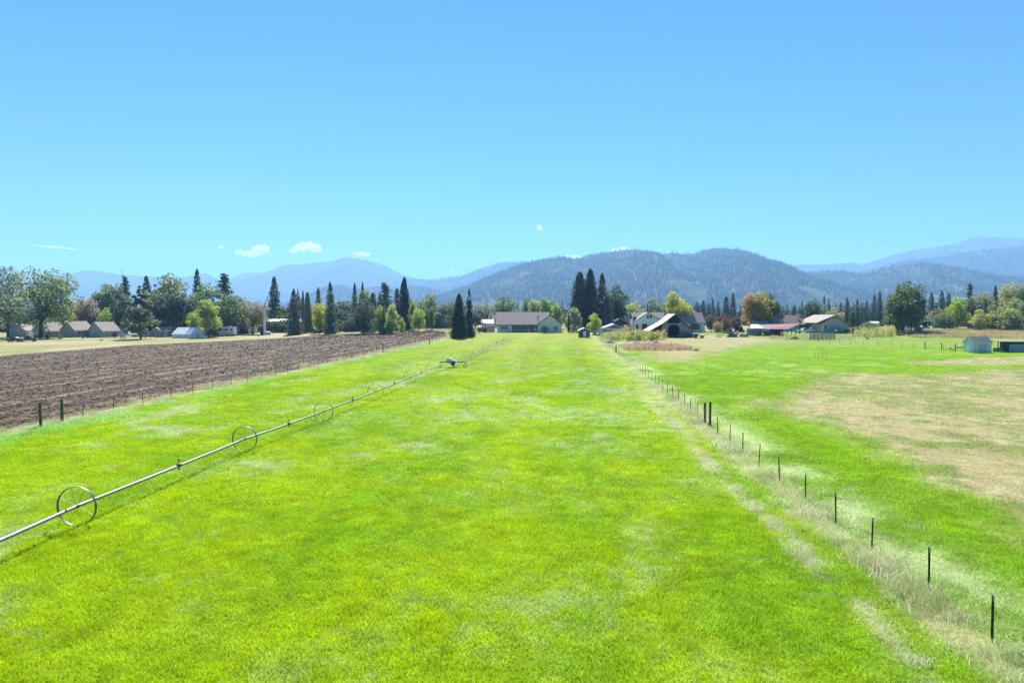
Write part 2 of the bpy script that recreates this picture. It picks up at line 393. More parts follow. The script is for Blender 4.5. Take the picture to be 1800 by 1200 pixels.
gx = np.concatenate([farL[:, None], span(np.full(len(rows), -3000.), nearL, 8)[:, :-1], span(nearL, xp, 46)[:, :-1], span(xp, xf, 300)[:, :-1], span(xf, xr_, 130)[:, :-1], span(xr_, nearR, 220)[:, :-1], span(nearR, np.full(len(rows), 3000.), 8), np.full((len(rows), 1), 9000.)], 1)
c0 = 1 + 7 + 45; c1 = c0 + 299; c2 = c1 + 129
gy = np.repeat(rows[:, None], gx.shape[1], 1)
gzz = G(gx, gy)
crgb, _ = cover(gx, gy)
vv = gx - XL(gy)
# furrows: soil turned in ridges
fur = .07 * np.sin(vv * 2 * math.pi / 1.1) + .10 * (fbm(gx * 1.4, gy * 1.4, 88, 3) - .5)
plow_rows = np.where(rows <= PLOW_END)[0][-1]
pm = np.zeros(gx.shape, bool); pm[1:plow_rows, c0 + 1:c1] = True
gzz = gzz + np.where(pm, fur, 0)
nr, nc = gx.shape
idx = np.arange(nr * nc).reshape(nr, nc)
zone = np.zeros((nr - 1, nc - 1), int)
re_l = np.searchsorted(rows, 252.)
zone[:plow_rows, c0:c1] = 1; zone[:re_l, c1:c2] = 2; zone[:re_l, c2:] = 3
P_all = np.stack([gx, gy, gzz], -1).reshape(-1, 3); C_all = crgb.reshape(-1, 3)
for z_, nm in enumerate(('ground', 'ploughed_field', 'pasture', 'paddock')):
    ii, jj = np.where(zone == z_)
    q = np.stack([idx[ii, jj], idx[ii, jj + 1], idx[ii + 1, jj + 1], idx[ii + 1, jj]], 1)
    u, inv = np.unique(q, return_inverse=True)
    me = raw_mesh(nm, P_all[u], inv.reshape(q.shape), GS if z_ == 1 else GM, True)
    col_attr(me, C_all[u]); tag(link(nm, me), kind='structure')

# ------------------------------------------------------------------ mountains
def ridge_mesh(name, pts, D, depth, col, seed, rough=.10, cell=10, front=.75):
    """a range whose crest passes over the photo points at distance D, with a long front slope, gullies and a back slope"""
    xs = np.arange(pts[0][0], pts[-1][0] + .1, cell); ys = np.interp(xs, [p[0] for p in pts], [p[1] for p in pts])
    vs = np.concatenate([np.linspace(0, 1, 26), np.linspace(1, 1.6, 7)[1:]])
    U, V = np.meshgrid(xs, vs)
    H = np.repeat(((HOR - ys) / FPX * D + CAMH)[None, :], len(vs), 0)
    Yw = D - depth * (1 - V) + 0 * U
    wob = fbm(U * D / FPX / (depth * .45), V * 2.2, seed, 4) - .5
    prof = np.where(V <= 1, V ** front, np.clip(1 - (V - 1) * 1.25, 0, 1))
    taper = np.where(V <= 1, np.sin(np.clip(V, 0, 1) * math.pi) ** .8, 0)
    rid = np.abs(fbm(U * D / FPX / (depth * .22), V * .9, seed + 5, 4) - .5) * 2
    Z = H * prof * (1 + taper * (wob * .5 - rid * .55)) * 1.0 + rough * 0
    # nothing in front of the crest may stand above the sight line to the crest
    lim = CAMH + (H - CAMH) * (Yw / D) * .985
    Z = np.where(V < .995, np.minimum(Z, lim), Z) - 8 * (1 - np.minimum(V, 1))
    X = (U - 900) / FPX * D * (1 + (Yw - D) / D * .55)
    P = np.stack([X, Yw, Z], -1).reshape(-1, 3); n0, n1 = U.shape; id_ = np.arange(n0 * n1).reshape(n0, n1)
    q = np.stack([id_[:-1, :-1], id_[:-1, 1:], id_[1:, 1:], id_[1:, :-1]], -1).reshape(-1, 4)
    m = bpy.data.materials.new(name + '_slope'); m.use_nodes = True; t = m.node_tree; L = t.links; b = t.nodes['Principled BSDF']
    b.inputs['Roughness'].default_value = 1; b.inputs['Specular IOR Level'].default_value = 0
    tc = t.nodes.new('ShaderNodeTexCoord'); cr = t.nodes.new('ShaderNodeValToRGB')
    n = t.nodes.new('ShaderNodeTexNoise'); n.inputs['Scale'].default_value = .010; n.inputs['Detail'].default_value = 10; n.inputs['Roughness'].default_value = .72
    L.new(tc.outputs['Object'], n.inputs[0]); L.new(n.outputs[0], cr.inputs[0])
    cr.color_ramp.elements[0].position = .40; cr.color_ramp.elements[0].color = (*[k * .55 for k in col], 1)
    cr.color_ramp.elements[1].position = .62; cr.color_ramp.elements[1].color = (*[min(1, k * 1.7) for k in col], 1)
    L.new(cr.outputs[0], b.inputs['Base Color'])
    me = raw_mesh(name, P, q, m, True); o = link(name, me); tag(o, kind='structure')
    return P.reshape(n0, n1, 3), xs, vs
GRN = (.045, .060, .034); DRYH = (.062, .068, .045)
MT = {}
MT['far_ridge'] = ridge_mesh('far_ridge', [(300, 530), (380, 505), (405, 490), (435, 479), (470, 480), (520, 500), (560, 530)], 11500, 2500, GRN, 3)
MT['left_ridge'] = ridge_mesh('mountain', [(-330, 520), (-150, 500), (0, 505), (90, 490), (120, 483), (155, 475), (185, 478), (212, 483), (260, 486), (330, 487), (358, 480), (372, 484), (390, 494), (420, 506), (470, 524), (520, 540)], 8800, 3000, GRN, 9)
MT['peak'] = ridge_mesh('mountain', [(330, 535), (390, 500), (410, 492), (440, 487), (480, 475), (500, 466), (535, 465), (562, 461), (585, 460), (600, 455), (613, 452), (628, 455), (645, 457), (665, 463), (680, 468), (697, 478), (712, 484), (740, 491), (790, 502), (860, 520), (930, 540)], 9600, 3200, GRN, 14)
MT['mid'] = ridge_mesh('mountain', [(560, 535), (640, 508), (690, 496), (720, 490), (750, 492), (766, 493), (786, 488), (812, 485), (830, 478), (852, 470), (870, 465), (888, 460), (905, 462), (920, 459), (935, 463), (960, 470), (1020, 490), (1100, 520)], 7800, 2400, GRN, 21)
MT['right_far'] = ridge_mesh('mountain', [(1240, 520), (1320, 482), (1385, 467), (1400, 465), (1440, 465.5), (1480, 463), (1500, 462), (1515, 466), (1530, 460), (1560, 451), (1600, 440), (1640, 435), (1680, 428), (1700, 420), (1720, 416), (1745, 418), (1800, 420), (1900, 412), (2050, 430), (2200, 450)], 8600, 2600, GRN, 30)
MT['right_mid'] = ridge_mesh('hill', [(1400, 520), (1480, 486), (1540, 471), (1570, 463), (1600, 458), (1650, 452), (1680, 446), (1720, 441), (1760, 437), (1800, 434), (1900, 430), (2050, 445), (2200, 470)], 6200, 1800, GRN, 37)
MT['left_foot'] = ridge_mesh('hill', [(480, 545), (540, 522), (575, 505), (592, 501), (620, 507), (645, 510), (665, 505), (700, 509), (722, 504), (745, 504), (772, 511), (800, 520), (840, 535)], 5200, 1200, DRYH, 44)
MT['main'] = ridge_mesh('hill', [(700, 548), (760, 527), (790, 515), (820, 507), (850, 493), (880, 480), (900, 473), (915, 467), (930, 463), (950, 459), (970, 456), (990, 453), (1010, 456), (1030, 452), (1050, 447), (1080, 442), (1110, 439), (1130, 441), (1145, 442), (1160, 450), (1170, 447), (1180, 445), (1195, 448), (1215, 448), (1235, 441), (1250, 437), (1280, 438), (1310, 442), (1330, 449), (1350, 458), (1370, 466), (1400, 476), (1420, 481), (1445, 478), (1470, 477), (1500, 482), (1530, 486), (1600, 505), (1700, 530)], 4500, 1900, DRYH, 51, cell=6)
MT['right_foot'] = ridge_mesh('hill', [(1380, 545), (1460, 502), (1500, 487), (1540, 476), (1580, 467), (1620, 463), (1660, 468), (1700, 477), (1750, 486), (1800, 490), (1880, 495), (2000, 515), (2150, 540)], 4000, 1400, DRYH, 58, cell=6)

# ------------------------------------------------------------------ air
hb = MB().box(-11500, 11500, -1500, 14500, -10.5, 1150)
hz = bpy.data.materials.new('pale_air'); hz.use_nodes = True; t = hz.node_tree; t.nodes.clear()
ho = t.nodes.new('ShaderNodeOutputMaterial'); pv = t.nodes.new('ShaderNodeVolumePrincipled')
pv.inputs['Color'].default_value = (.28, .54, .93, 1); pv.inputs['Density'].default_value = 1.2e-4; pv.inputs['Anisotropy'].default_value = .2
t.links.new(pv.outputs[0], ho.inputs['Volume'])
hzo = hb.build('haze', hz); tag(hzo, kind='stuff')
# ------------------------------------------------------------------ tree shapes (height 1, width 1; scaled per tree)
def leaf_cloud(cen, nor, size, r, asp=1.0):
    """quads at cen facing nor"""
    n = len(cen); nor = nor / (np.linalg.norm(nor, axis=1, keepdims=True) + 1e-9)
    a = np.cross(nor, r.normal(size=(n, 3))); a /= np.linalg.norm(a, axis=1, keepdims=True) + 1e-9; b = np.cross(nor, a)
    s = size[:, None] if np.ndim(size) else size
    a = a * s; b = b * s * asp
    v = np.stack([cen - a * .9, cen - b * .6 + a * .1, cen + a, cen + b * .6 - a * .1], 1).reshape(-1, 3)
    return v, np.arange(4 * n).reshape(n, 4)
def broad(seed, lobes=26, leaves=2600, leaf=.030, cb=.18, top=.5, gap=.0, flat=1.0, spread=.40, droop=0.0):
    r = np.random.default_rng(seed)
    L = []
    while len(L) < lobes:
        p = r.uniform(-1, 1, 3)
        if np.linalg.norm(p) > 1 or (gap and np.linalg.norm(p) < gap): continue
        z = cb + (1 - cb) * (.5 + .44 * p[2]); wz = math.sqrt(max(.08, 1 - ((z - cb) / (1 - cb) - top) ** 2 * 2.6))
        L.append((p[0] * spread * wz, p[1] * spread * wz, z))
    L = np.array(L); R_ = r.uniform(.085, .17, lobes)
    k = r.choice(lobes, leaves, p=R_ ** 2 / (R_ ** 2).sum())
    d = r.normal(size=(leaves, 3)); d /= np.linalg.norm(d, axis=1, keepdims=True)
    rad = R_[k] * (.55 + .5 * r.random(leaves) ** .5)
    c = L[k] + d * rad[:, None] * np.array((1.15, 1.15, .8 * flat)); c[:, 2] -= droop * rad
    c[:, 2] = np.minimum(c[:, 2], 1.0)
    n = d + r.normal(size=(leaves, 3)) * .8 + np.array((0, 0, .35))
    v, f = leaf_cloud(c, n, leaf * r.uniform(.55, 1.35, leaves), r)
    v[:, 2] = np.maximum(v[:, 2], .02)
    return v, f, L
def broad_trunk(seed, L, cb, n=7):
    r = np.random.default_rng(seed + 900); m = MB(); top = np.array((0, 0, cb + .16))
    m.path([(0, 0, -.01), (.006, 0, cb * .6), tuple(top)], [.038, .026, .019], 7)
    for i in r.choice(len(L), min(n, len(L)), replace=False):
        e = L[i]; mid = top * .45 + e * .55 + r.normal(size=3) * .03; st = np.array((0, 0, cb * .8 + .1 * r.random()))
        m.path([tuple(st), tuple(mid), tuple(e)], [.016, .010, .004], 5)
    return m
def conifer(seed, levels=30, per=8, p=.85, droop=.25, cb=.06, ragged=.25, fill=700, leaf=.022, gaps=0.0, bulge=0.0):
    r = np.random.default_rng(seed); V = []; F = []; base = 0
    cens = []; nors = []; szs = []
    for i in range(levels):
        t = (i + r.uniform(-.3, .3)) / levels; z = cb + (1 - cb) * max(0, t)
        if r.random() < gaps: continue
        rr = .5 * ((1 - t) ** p + .015) * (1 - bulge * (1 - t) ** 6)
        for j in range(per):
            a = 2 * math.pi * (j + r.random()) / per; ln = rr * r.uniform(1 - ragged, 1.08)
            d = np.array((math.cos(a), math.sin(a), 0)); s = np.array((-d[1], d[0], 0)); wd = max(.012, ln * .26)
            z0 = z + r.uniform(-.01, .01); drop = droop * ln * (0.4 + .6 * (1 - t))
            pts = [np.array((0, 0, z0)), d * ln * .55 + (0, 0, z0 - drop * .35), d * ln + (0, 0, z0 - drop)]
            V += [pts[0] - s * wd * .3, pts[0] + s * wd * .3, pts[1] - s * wd, pts[1] + s * wd, pts[2]]
            F += [(base, base + 1, base + 3, base + 2), (base + 2, base + 3, base + 4, base + 4)]; base += 5
            for q in range(2):
                u = r.uniform(.45, 1.02); c = d * ln * u + s * wd * r.uniform(-1, 1) + (0, 0, z0 - drop * u - .008)
                cens.append(c); nors.append(d * .8 + r.normal(size=3) * .5 + (0, 0, .3)); szs.append(r.uniform(.6, 1.3) * leaf)
    for i in range(fill):
        t = r.random() ** 1.3; rr = .5 * ((1 - t) ** p) * r.uniform(.55, .98); a = r.uniform(0, 2 * math.pi)
        cens.append(np.array((math.cos(a) * rr, math.sin(a) * rr, cb + (1 - cb) * t))); nors.append(np.array((math.cos(a), math.sin(a), .4)) + r.normal(size=3) * .5); szs.append(r.uniform(.6, 1.3) * leaf)
    v2, f2 = leaf_cloud(np.array(cens), np.array(nors), np.array(szs), r, 1.5)
    v2[:, 2] = np.clip(v2[:, 2], .012, 1.0)
    faces = [tuple(dict.fromkeys(f)) for f in F] + [tuple(int(x) + base for x in f) for f in f2]
    return np.concatenate([np.array(V), v2]), faces
def pine(seed, n=95, cb=.22, leaf=.026):
    """open crowned pine: clumps of needles on separate limbs"""
    r = np.random.default_rng(seed); cens = []; nors = []; szs = []; ends = []
    for i in range(n):
        t = (i + r.random()) / n; z = cb + (.97 - cb) * t; rr = .5 * (1 - t * .82) * r.uniform(.35, 1.0) * (1 if t > .12 else .7)
        a = r.uniform(0, 2 * math.pi); e = np.array((math.cos(a) * rr, math.sin(a) * rr, z + .02 * r.normal())); ends.append((z - .02, e))
        for k in range(30):
            d = r.normal(size=3); d /= np.linalg.norm(d); cens.append(e * (1, 1, 1) - np.array((e[0], e[1], 0)) * r.random() * .7 + d * np.array((.085, .085, .020)) * r.uniform(.4, 1)); nors.append(d + (0, 0, .4)); szs.append(leaf * r.uniform(.5, 1.2))
    v, f = leaf_cloud(np.array(cens), np.array(nors), np.array(szs), r); v[:, 2] = np.minimum(v[:, 2], 1.0)
    return v, f, ends
KINDS = {}
def reg(kind, vf, trunk, m):
    v = np.array(vf[0], float); rad = np.percentile(np.hypot(v[:, 0], v[:, 1]), 97); v[:, :2] *= .5 / rad
    v[:, 2] *= 1 / np.percentile(v[:, 2], 99.8)
    KINDS.setdefault(kind, []).append((raw_mesh(kind + '_crown', v, vf[1], m), trunk))
for s in range(4):
    v, f, L = broad(100 + s, 30 + 5 * s, 3600, .028, .05, .42); reg('broad', (v, f), broad_trunk(s, L, .10).mesh('broad_trunk', BARK), LEAF)
for s in range(2):
    v, f, L = broad(140 + s, 44, 6000, .019, .10, .5, gap=.4, spread=.44); reg('open', (v, f), broad_trunk(40 + s, L, .22, 16).mesh('open_trunk', BARK), LEAF)
for s in range(3):
    v, f, L = broad(160 + s, 20, 2000, .032, .04, .40, spread=.38); reg('bush', (v, f), broad_trunk(60 + s, L, .08).mesh('bush_trunk', BARK), LEAF)
for s in range(2):
    v, f, L = broad(180 + s, 26, 2400, .034, .08, .30, spread=.36, droop=.4); reg('willow', (v, f), broad_trunk(80 + s, L, .1).mesh('willow_trunk', BARK), LEAF)
def stem(r=.016): return MB().path([(0, 0, -.01), (0, 0, .3), (0, 0, .95)], [r, r * .75, r * .15], 7)
for s in range(4): reg('conifer', conifer(200 + s, 26, 8, .50 + .07 * s, .3, .04, .42, 900, .026, .05), stem().mesh('conifer_trunk', BARK), NEEDLE)
for s in range(2): reg('sequoia', conifer(220 + s, 34, 9, .55, .3, .03, .22, 1300, .026), stem(.03).mesh('sequoia_trunk', BARK), NEEDLE)
for s in range(2): reg('spruce', conifer(230 + s, 24, 7, .8, .55, .05, .4, 260, .03, .12), stem(.02).mesh('spruce_trunk', BARK), NEEDLE)
for s in range(2): reg('cypress', conifer(240 + s, 26, 9, .42, -.5, .02, .15, 900, .03), stem(.03).mesh('cypress_trunk', BARK), NEEDLE)
for s in range(2): reg('arborvitae', conifer(250 + s, 22, 8, .75, -.2, .01, .12, 700, .032), stem(.03).mesh('arborvitae_trunk', BARK), NEEDLE)
for s in range(2):
    v, f, e = pine(260 + s); tm = stem(.017)
    for z0, q in e[::2]: tm.tube((0, 0, z0), tuple(q), .006, .003, 5)
    reg('pine', (v, f), tm.mesh('pine_trunk', BARK), NEEDLE)
v_, f_, L_ = broad(195, 40, 4200, .026, .12, .0, spread=.36)
r_ = np.random.default_rng(5); L_ = []
cc = []
for i in range(60):
    t_ = r_.random() ** 1.2; a_ = r_.uniform(0, 6.28); q_ = .36 * (1 - t_) ** .62 * r_.uniform(.3, 1); L_.append((math.cos(a_) * q_, math.sin(a_) * q_, .17 + .78 * t_))
L_ = np.array(L_); k_ = r_.integers(0, 60, 4600); d_ = r_.normal(size=(4600, 3)); d_ /= np.linalg.norm(d_, axis=1, keepdims=True)
c_ = L_[k_] + d_ * (.10 * (1.15 - L_[k_][:, 2:3])) * (.4 + .6 * r_.random((4600, 1))) * np.array((1.2, 1.2, .8)); c_[:, 2] = np.clip(c_[:, 2], .1, 1)
v_, f_ = leaf_cloud(c_, d_ + r_.normal(size=(4600, 3)) * .8 + (0, 0, .3), .024 * r_.uniform(.5, 1.3, 4600), r_); reg('cone', (v_, f_), broad_trunk(95, L_, .10).mesh('cone_trunk', BARK), LEAF)
tree_n = 0
BRT = 2.9
def tree(kind, px, top, width, Y, col, label, cat='tree', base=None, name=None, group=None, var=None, extra=None):
    """a tree whose top shows at photo row `top`, `width` photo pixels wide, standing Y metres away (or on photo row `base`)"""
    global tree_n; tree_n += 1
    p = at(px, base) if base else on(px, Y)
    h = zat(top, p.y) - p.z; w_ = width / FPX * p.y * (1.28 if kind in ('conifer', 'spruce', 'pine') else 1.08)
    opts = KINDS[kind]; cm, tm = opts[(tree_n if var is None else var) % len(opts)]
    nm = name or {'broad': 'broadleaf_tree', 'open': 'broadleaf_tree', 'cone': 'cone_tree', 'bush': 'shrub', 'willow': 'broadleaf_tree', 'conifer': 'conifer_tree', 'sequoia': 'sequoia_tree', 'spruce': 'spruce_tree', 'cypress': 'cypress_tree', 'arborvitae': 'arborvitae_shrub', 'pine': 'pine_tree'}[kind]
    o = empty(nm, p, rng.uniform(0, 6.28), label, cat, group); o.scale = (w_, w_, h)
    j = 1 + .08 * rng.normal() + .03 * rng.normal(size=3); c = np.clip(np.array(col) * j * BRT, .004, .5)
    cr = link('crown', cm, o, color=c); tr = link('trunk', tm, o)
    return o
DG = (.050, .070, .043); MG = (.058, .086, .036); OG = (.080, .106, .048); YG = (.125, .165, .035); BR = (.112, .100, .060); LG = (.150, .185, .055); BK = (.027, .040, .026); GOLD = (.34, .24, .03); ORG = (.20, .12, .035); PUR = (.070, .035, .030); GREY = (.083, .105, .070)
TREES = [
 ('open', 14, 470, 66, 243, GREY, 'tall thin-crowned grey-green tree at the left edge of the photo'),
 ('open', 72, 472, 108, 236, OG, 'big spreading olive tree with visible limbs standing over the first tan cottage'),
 ('broad', -22, 505, 60, 262, DG, 'dark broad tree cut off by the left edge of the photo'),
 ('broad', 106, 536, 46, 262, YG, 'small rounded yellowish tree behind the first tan cottage'),
 ('conifer', 92, 521, 18, 300, DG, 'small dark conifer seen through the big spreading olive tree'),
 ('broad', 132, 530, 40, 280, GREY, 'low grey-green tree behind the ridge of the middle tan cottage'),
 ('broad', 152, 522, 48, 272, BR, 'brownish tree rising behind the middle tan cottage'),
 ('broad', 184, 500, 52, 285, OG, 'tall olive tree between the tan cottages and the lattice mast'),
 ('broad', 190, 541, 34, 262, YG, 'low yellow-green tree behind the third tan cottage'),
 ('broad', 213, 500, 34, 262, DG, 'dark narrow broadleaf tree beside the lattice mast'),
 ('pine', 222, 486, 22, 285, DG, 'pine top right of the lattice mast'),
 ('cone', 247, 503, 56, 0, (.075, .078, .048), 'broad cone-shaped tree with bare lower trunk in front of the white pickup'),
 ('conifer', 259, 485, 26, 275, DG, 'dark conifer peeking out behind the broad cone-shaped tree'),
 ('broad', 300, 484, 76, 278, OG, 'tallest pale green round tree above the white gabled shed'),
 ('broad', 283, 512, 54, 262, DG, 'dark green tree between the cone-shaped tree and the white gabled shed'),
 ('broad', 322, 515, 64, 258, (.038, .055, .034), 'dense dark green tree directly behind the white gabled shed'),
 ('conifer', 348, 473, 22, 290, DG, 'conifer spire rising above the pale green trees'),
 ('broad', 358, 499, 58, 275, OG, 'olive round tree beneath the conifer spire'),
 ('broad', 344, 545, 30, 245, YG, 'low yellow-green foliage left of the bright yellow-green tree'),
 ('broad', 366, 527, 46, 240, LG, 'bright yellow-green tree beside the motorhome'),
 ('pine', 396, 481, 34, 285, DG, 'open pine with a bare-looking top above the motorhome'),
 ('broad', 397, 516, 58, 262, MG, 'round green tree behind the motorhome'),
 ('broad', 425, 524, 40, 275, OG, 'olive tree behind the cream metal building'),
 ('open', 444, 529, 54, 270, BR, 'brown half-bare tree left of the white frost fan pole'),
 ('broad', 376, 556, 26, 246, (.04, .05, .03), 'dark low tree behind the red pickup'),
 ('conifer', 483, 486, 28, 0, DG, 'tall dark conifer immediately right of the frost fan pole'),
 ('conifer', 517, 507, 26, 262, (.05, .06, .04), 'shaggy conifer behind the brownish round tree'),
 ('broad', 527, 526, 56, 0, (.070, .065, .045), 'dark brownish round tree left of the grey pump shed'),
 ('cypress', 541, 513, 14, 285, DG, 'rounded dark cypress left of the golden tree'),
 ('cypress', 533, 511, 7, 290, DG, 'slim cypress beside the rounded dark cypress'),
 ('broad', 562, 530, 26, 262, GOLD, 'golden yellow autumn tree behind a dark cone-shaped evergreen'),
 ('conifer', 560, 505, 15, 285, DG, 'narrow conifer rising behind the golden yellow tree'),
 ('arborvitae', 562, 537, 20, 0, (.026, .040, .028), 'dark cone-shaped evergreen in front of the golden yellow tree'),
 ('arborvitae', 572, 560, 11, 0, (.026, .04, .026), 'small dark cone evergreen beside the grey pump shed'),
 ('conifer', 581, 495, 23, 268, DG, 'tall narrow conifer right of the golden yellow tree'),
 ('broad', 609, 529, 58, 0, (.035, .044, .034), 'dark low-branched tree over the parked white truck'),
 ('broad', 640, 527, 46, 252, (.042, .055, .042), 'dark tree with pale-rimmed leaves right of the tree over the truck'),
 ('conifer', 624, 497, 15, 300, DG, 'left one of the two slim conifers above the dark tree'),
 ('conifer', 638, 495, 14, 302, DG, 'right one of the two slim conifers above the dark tree'),
 ('broad', 645, 510, 40, 300, OG, 'pale olive tree between slim conifers and the rounded dark evergreen'),
 ('cypress', 656, 514, 18, 280, DG, 'rounded dark evergreen behind the yellowish saplings'),
 ('pine', 677, 497, 28, 292, DG, 'shaggy pine with upswept top behind the yellowish saplings'),
 ('conifer', 668, 514, 18, 300, (.045, .06, .045), 'grey-green conifer left of the shaggy pine'),
 ('conifer', 698, 506, 16, 285, DG, 'slim conifer just left of the tallest dark conifer'),
 ('sequoia', 711, 487, 28, 0, (.022, .034, .022), 'tallest dark conifer standing at the far edge of the ploughed field'),
 ('broad', 667, 538, 26, 252, YG, 'yellowish sapling left of the tallest dark conifer'),
 ('arborvitae', 674, 543, 17, 248, MG, 'green cone shrub among the yellowish saplings'),
 ('broad', 690, 534, 24, 250, LG, 'light green sapling touching the tallest dark conifer'),
 ('broad', 686, 556, 24, 246, YG, 'low bright shrub at the foot of the tallest dark conifer'),
 ('broad', 706, 558, 12, 236, LG, 'small light shrub in front of the tallest dark conifer'),
 ('broad', 735, 541, 24, 258, LG, 'light green tree left of the dark grey gabled barn'),
 ('broad', 727, 528, 20, 275, YG, 'yellowish tree right of the tallest dark conifer'),
 ('broad', 756, 517, 46, 300, OG, 'pale green tree rising behind the dark grey gabled barn'),
 ('broad', 750, 540, 14, 268, MG, 'small round tree left behind the dark grey gabled barn'),
 ('broad', 759, 538, 15, 270, MG, 'small round tree close behind the peak of the dark grey barn'),
 ('broad', 784, 533, 34, 290, GREY, 'grey-green tree right behind the dark grey gabled barn'),
 ('arborvitae', 771, 564, 13, 0, DG, 'dark cone shrub in front of the dark grey gabled barn'),
 ('arborvitae', 787, 565, 8, 0, DG, 'smaller dark cone shrub near the right corner of the dark grey barn'),
 ('broad', 796, 527, 22, 250, OG, 'olive tree half hidden behind the dark conical spruce'),
 ('sequoia', 807, 516, 31, 0, (.020, .034, .020), 'dark conical spruce at the corner of the ploughed field'),
 ('spruce', 825, 507, 20, 0, (.018, .030, .022), 'thin ragged spruce right of the dark conical spruce'),
 ('broad', 818, 545, 22, 240, OG, 'pale shrub between the conical spruce and the thin ragged spruce'),
 ('broad', 850, 534, 34, 300, GREY, 'grey-green tree behind the yard light pole'),
 ('broad', 835, 550, 28, 280, (.05, .06, .04), 'low dark tree left of the yard light pole'),
 ('broad', 887, 521, 44, 300, MG, 'round green tree above the left end of the long ranch house roof'),
 ('broad', 908, 542, 30, 320, GREY, 'pale low tree behind the middle of the ranch house roof'),
 ('broad', 927, 525, 22, 305, DG, 'dark tree behind the middle of the ranch house roof'),
 ('willow', 938, 527, 26, 290, LG, 'light feathery tree behind the ranch house roof, left of its pair'),
 ('willow', 959, 524, 30, 288, (.10, .14, .04), 'feathery green tree behind the gable of the ranch house'),
 ('willow', 978, 534, 22, 280, LG, 'light feathery tree right behind the ranch house gable'),
 ('cypress', 999.5, 550, 5, 0, BK, 'very thin dark column cypress right of the ranch house'),
 ('willow', 1008, 541, 27, 0, (.13, .14, .075), 'pale drooping tree between the column cypress and the sequoias'),
 ('sequoia', 1019, 478, 46, 270, BK, 'massive dark rounded sequoia, leftmost of the big evergreens'),
 ('sequoia', 1037, 472, 37, 272, (.026, .034, .026), 'pointed sequoia with the highest tip among the big evergreens'),
 ('conifer', 1058, 480, 30, 266, (.030, .036, .030), 'narrow tall conifer right of the pointed sequoia'),
 ('conifer', 1067, 520, 20, 262, (.05, .05, .04), 'browner conifer at the foot of the narrow tall conifer'),
 ('broad', 1083, 502, 42, 268, (.030, .048, .026), 'dark round tree at the right end of the big evergreens'),
 ('broad', 1045, 551, 24, 0, (.13, .20, .03), 'small bright green tree behind the little brown garden shed'),
 ('broad', 1112, 530, 30, 320, LG, 'pale yellow-green tree left of the white farmhouse'),
 ('broad', 1100, 548, 24, 275, YG, 'low yellow-green tree beyond the dark gabled house'),
 ('broad', 1146, 524, 36, 335, GREY, 'grey-green tree directly behind the white farmhouse'),
 ('conifer', 1138, 533, 5, 275, BK, 'thin dark conifer tip above the white farmhouse gable'),
 ('broad', 1163, 533, 26, 340, MG, 'mid green tree between the farmhouse and the golden-topped tree'),
 ('broad', 1186, 513, 34, 262, (.27, .23, .035), 'golden-topped autumn tree above the old barn'),
 ('broad', 1198, 527, 40, 258, (.20, .21, .03), 'yellow-green autumn tree right of the old barn peak'),
 ('broad', 1222, 546, 20, 262, ORG, 'small orange autumn tree above the grey-roofed cottage'),
 ('broad', 1250, 553, 22, 0, (.055, .045, .035), 'dark brown-green shrub right of the grey-roofed cottage'),
 ('broad', 1270, 552, 28, 0, PUR, 'purple-leaved small tree by the farm junk'),
 ('broad', 1275, 557, 18, 245, (.10, .042, .03), 'red-leaved shrub in front of the purple-leaved tree'),
 ('broad', 1293, 556, 22, 0, (.05, .04, .035), 'dark purple-brown shrub right of the purple-leaved tree'),
 ('broad', 1262, 565, 16, 236, (.13, .12, .06), 'pale dry shrub below the red-leaved shrub'),
 ('broad', 1322, 516, 38, 268, (.165, .115, .038), 'orange-tinted side of the autumn pair left of the purple-roofed house'),
 ('broad', 1336, 513, 44, 266, (.14, .13, .03), 'yellow-green tall tree in the autumn pair'),
 ('broad', 1352, 516, 40, 270, (.045, .055, .022), 'dark green tree at the right of the autumn pair'),
 ('broad', 1430, 527, 28, 280, BK, 'very dark round tree between the purple-roofed house and the tan barn'),
 ('bush', 1467, 540, 28, 300, (.16, .16, .07), 'pale olive rounded tree behind the tan barn roof'),
 ('broad', 1449, 535, 16, 310, OG, 'small olive tree left behind the tan barn'),
 ('conifer', 1488, 522, 11, 300, MG, 'slim green conifer right behind the tan barn'),
 ('conifer', 1506, 525, 12, 290, (.05, .06, .04), 'slim conifer beside the bare utility pole'),
 ('conifer', 1498, 548, 14, 285, DG, 'short conifer between the two slim conifers'),
 ('broad', 1528, 566, 30, 270, OG, 'low sage green shrub beyond the tall yellow corn'),
 ('broad', 1579, 500, 46, 238, (.052, .075, .026), 'left half of the big dark green tree with a pale rim'),
 ('broad', 1602, 496, 44, 242, (.038, .060, .022), 'big dark green tree beside the open timber frame'),
 ('broad', 1586, 520, 58, 234, (.040, .060, .024), 'lower skirt of the big dark tree behind the corn'),
 ('conifer', 1545, 512, 14, 420, DG, 'dark conifer left of the big dark green tree'),
 ('conifer', 1536, 517, 13, 430, DG, 'shorter conifer beside the dark conifer left of the big tree'),
 ('conifer', 1654, 509, 19, 400, DG, 'blue-green conifer between the big dark tree and the yellow-green tree'),
 ('conifer', 1666, 514, 14, 410, DG, 'second conifer left of the yellow-green tree'),
 ('conifer', 1636, 514, 16, 420, DG, 'distant conifer just right of the big dark tree'),
 ('broad', 1682, 523, 36, 0, (.13, .17, .022), 'yellow-green round tree left of the woodland edge'),
 ('broad', 1660, 548, 30, 262, MG, 'low green tree behind the open timber frame'),
 ('broad', 1645, 541, 24, 290, (.14, .14, .07), 'pale olive tree top above the open timber frame'),
 ('pine', 1703, 498, 15, 330, DG, 'pine spire at the left of the woodland edge'),
 ('broad', 1704, 524, 24, 270, (.045, .055, .03), 'dark green tree under the pine spire'),
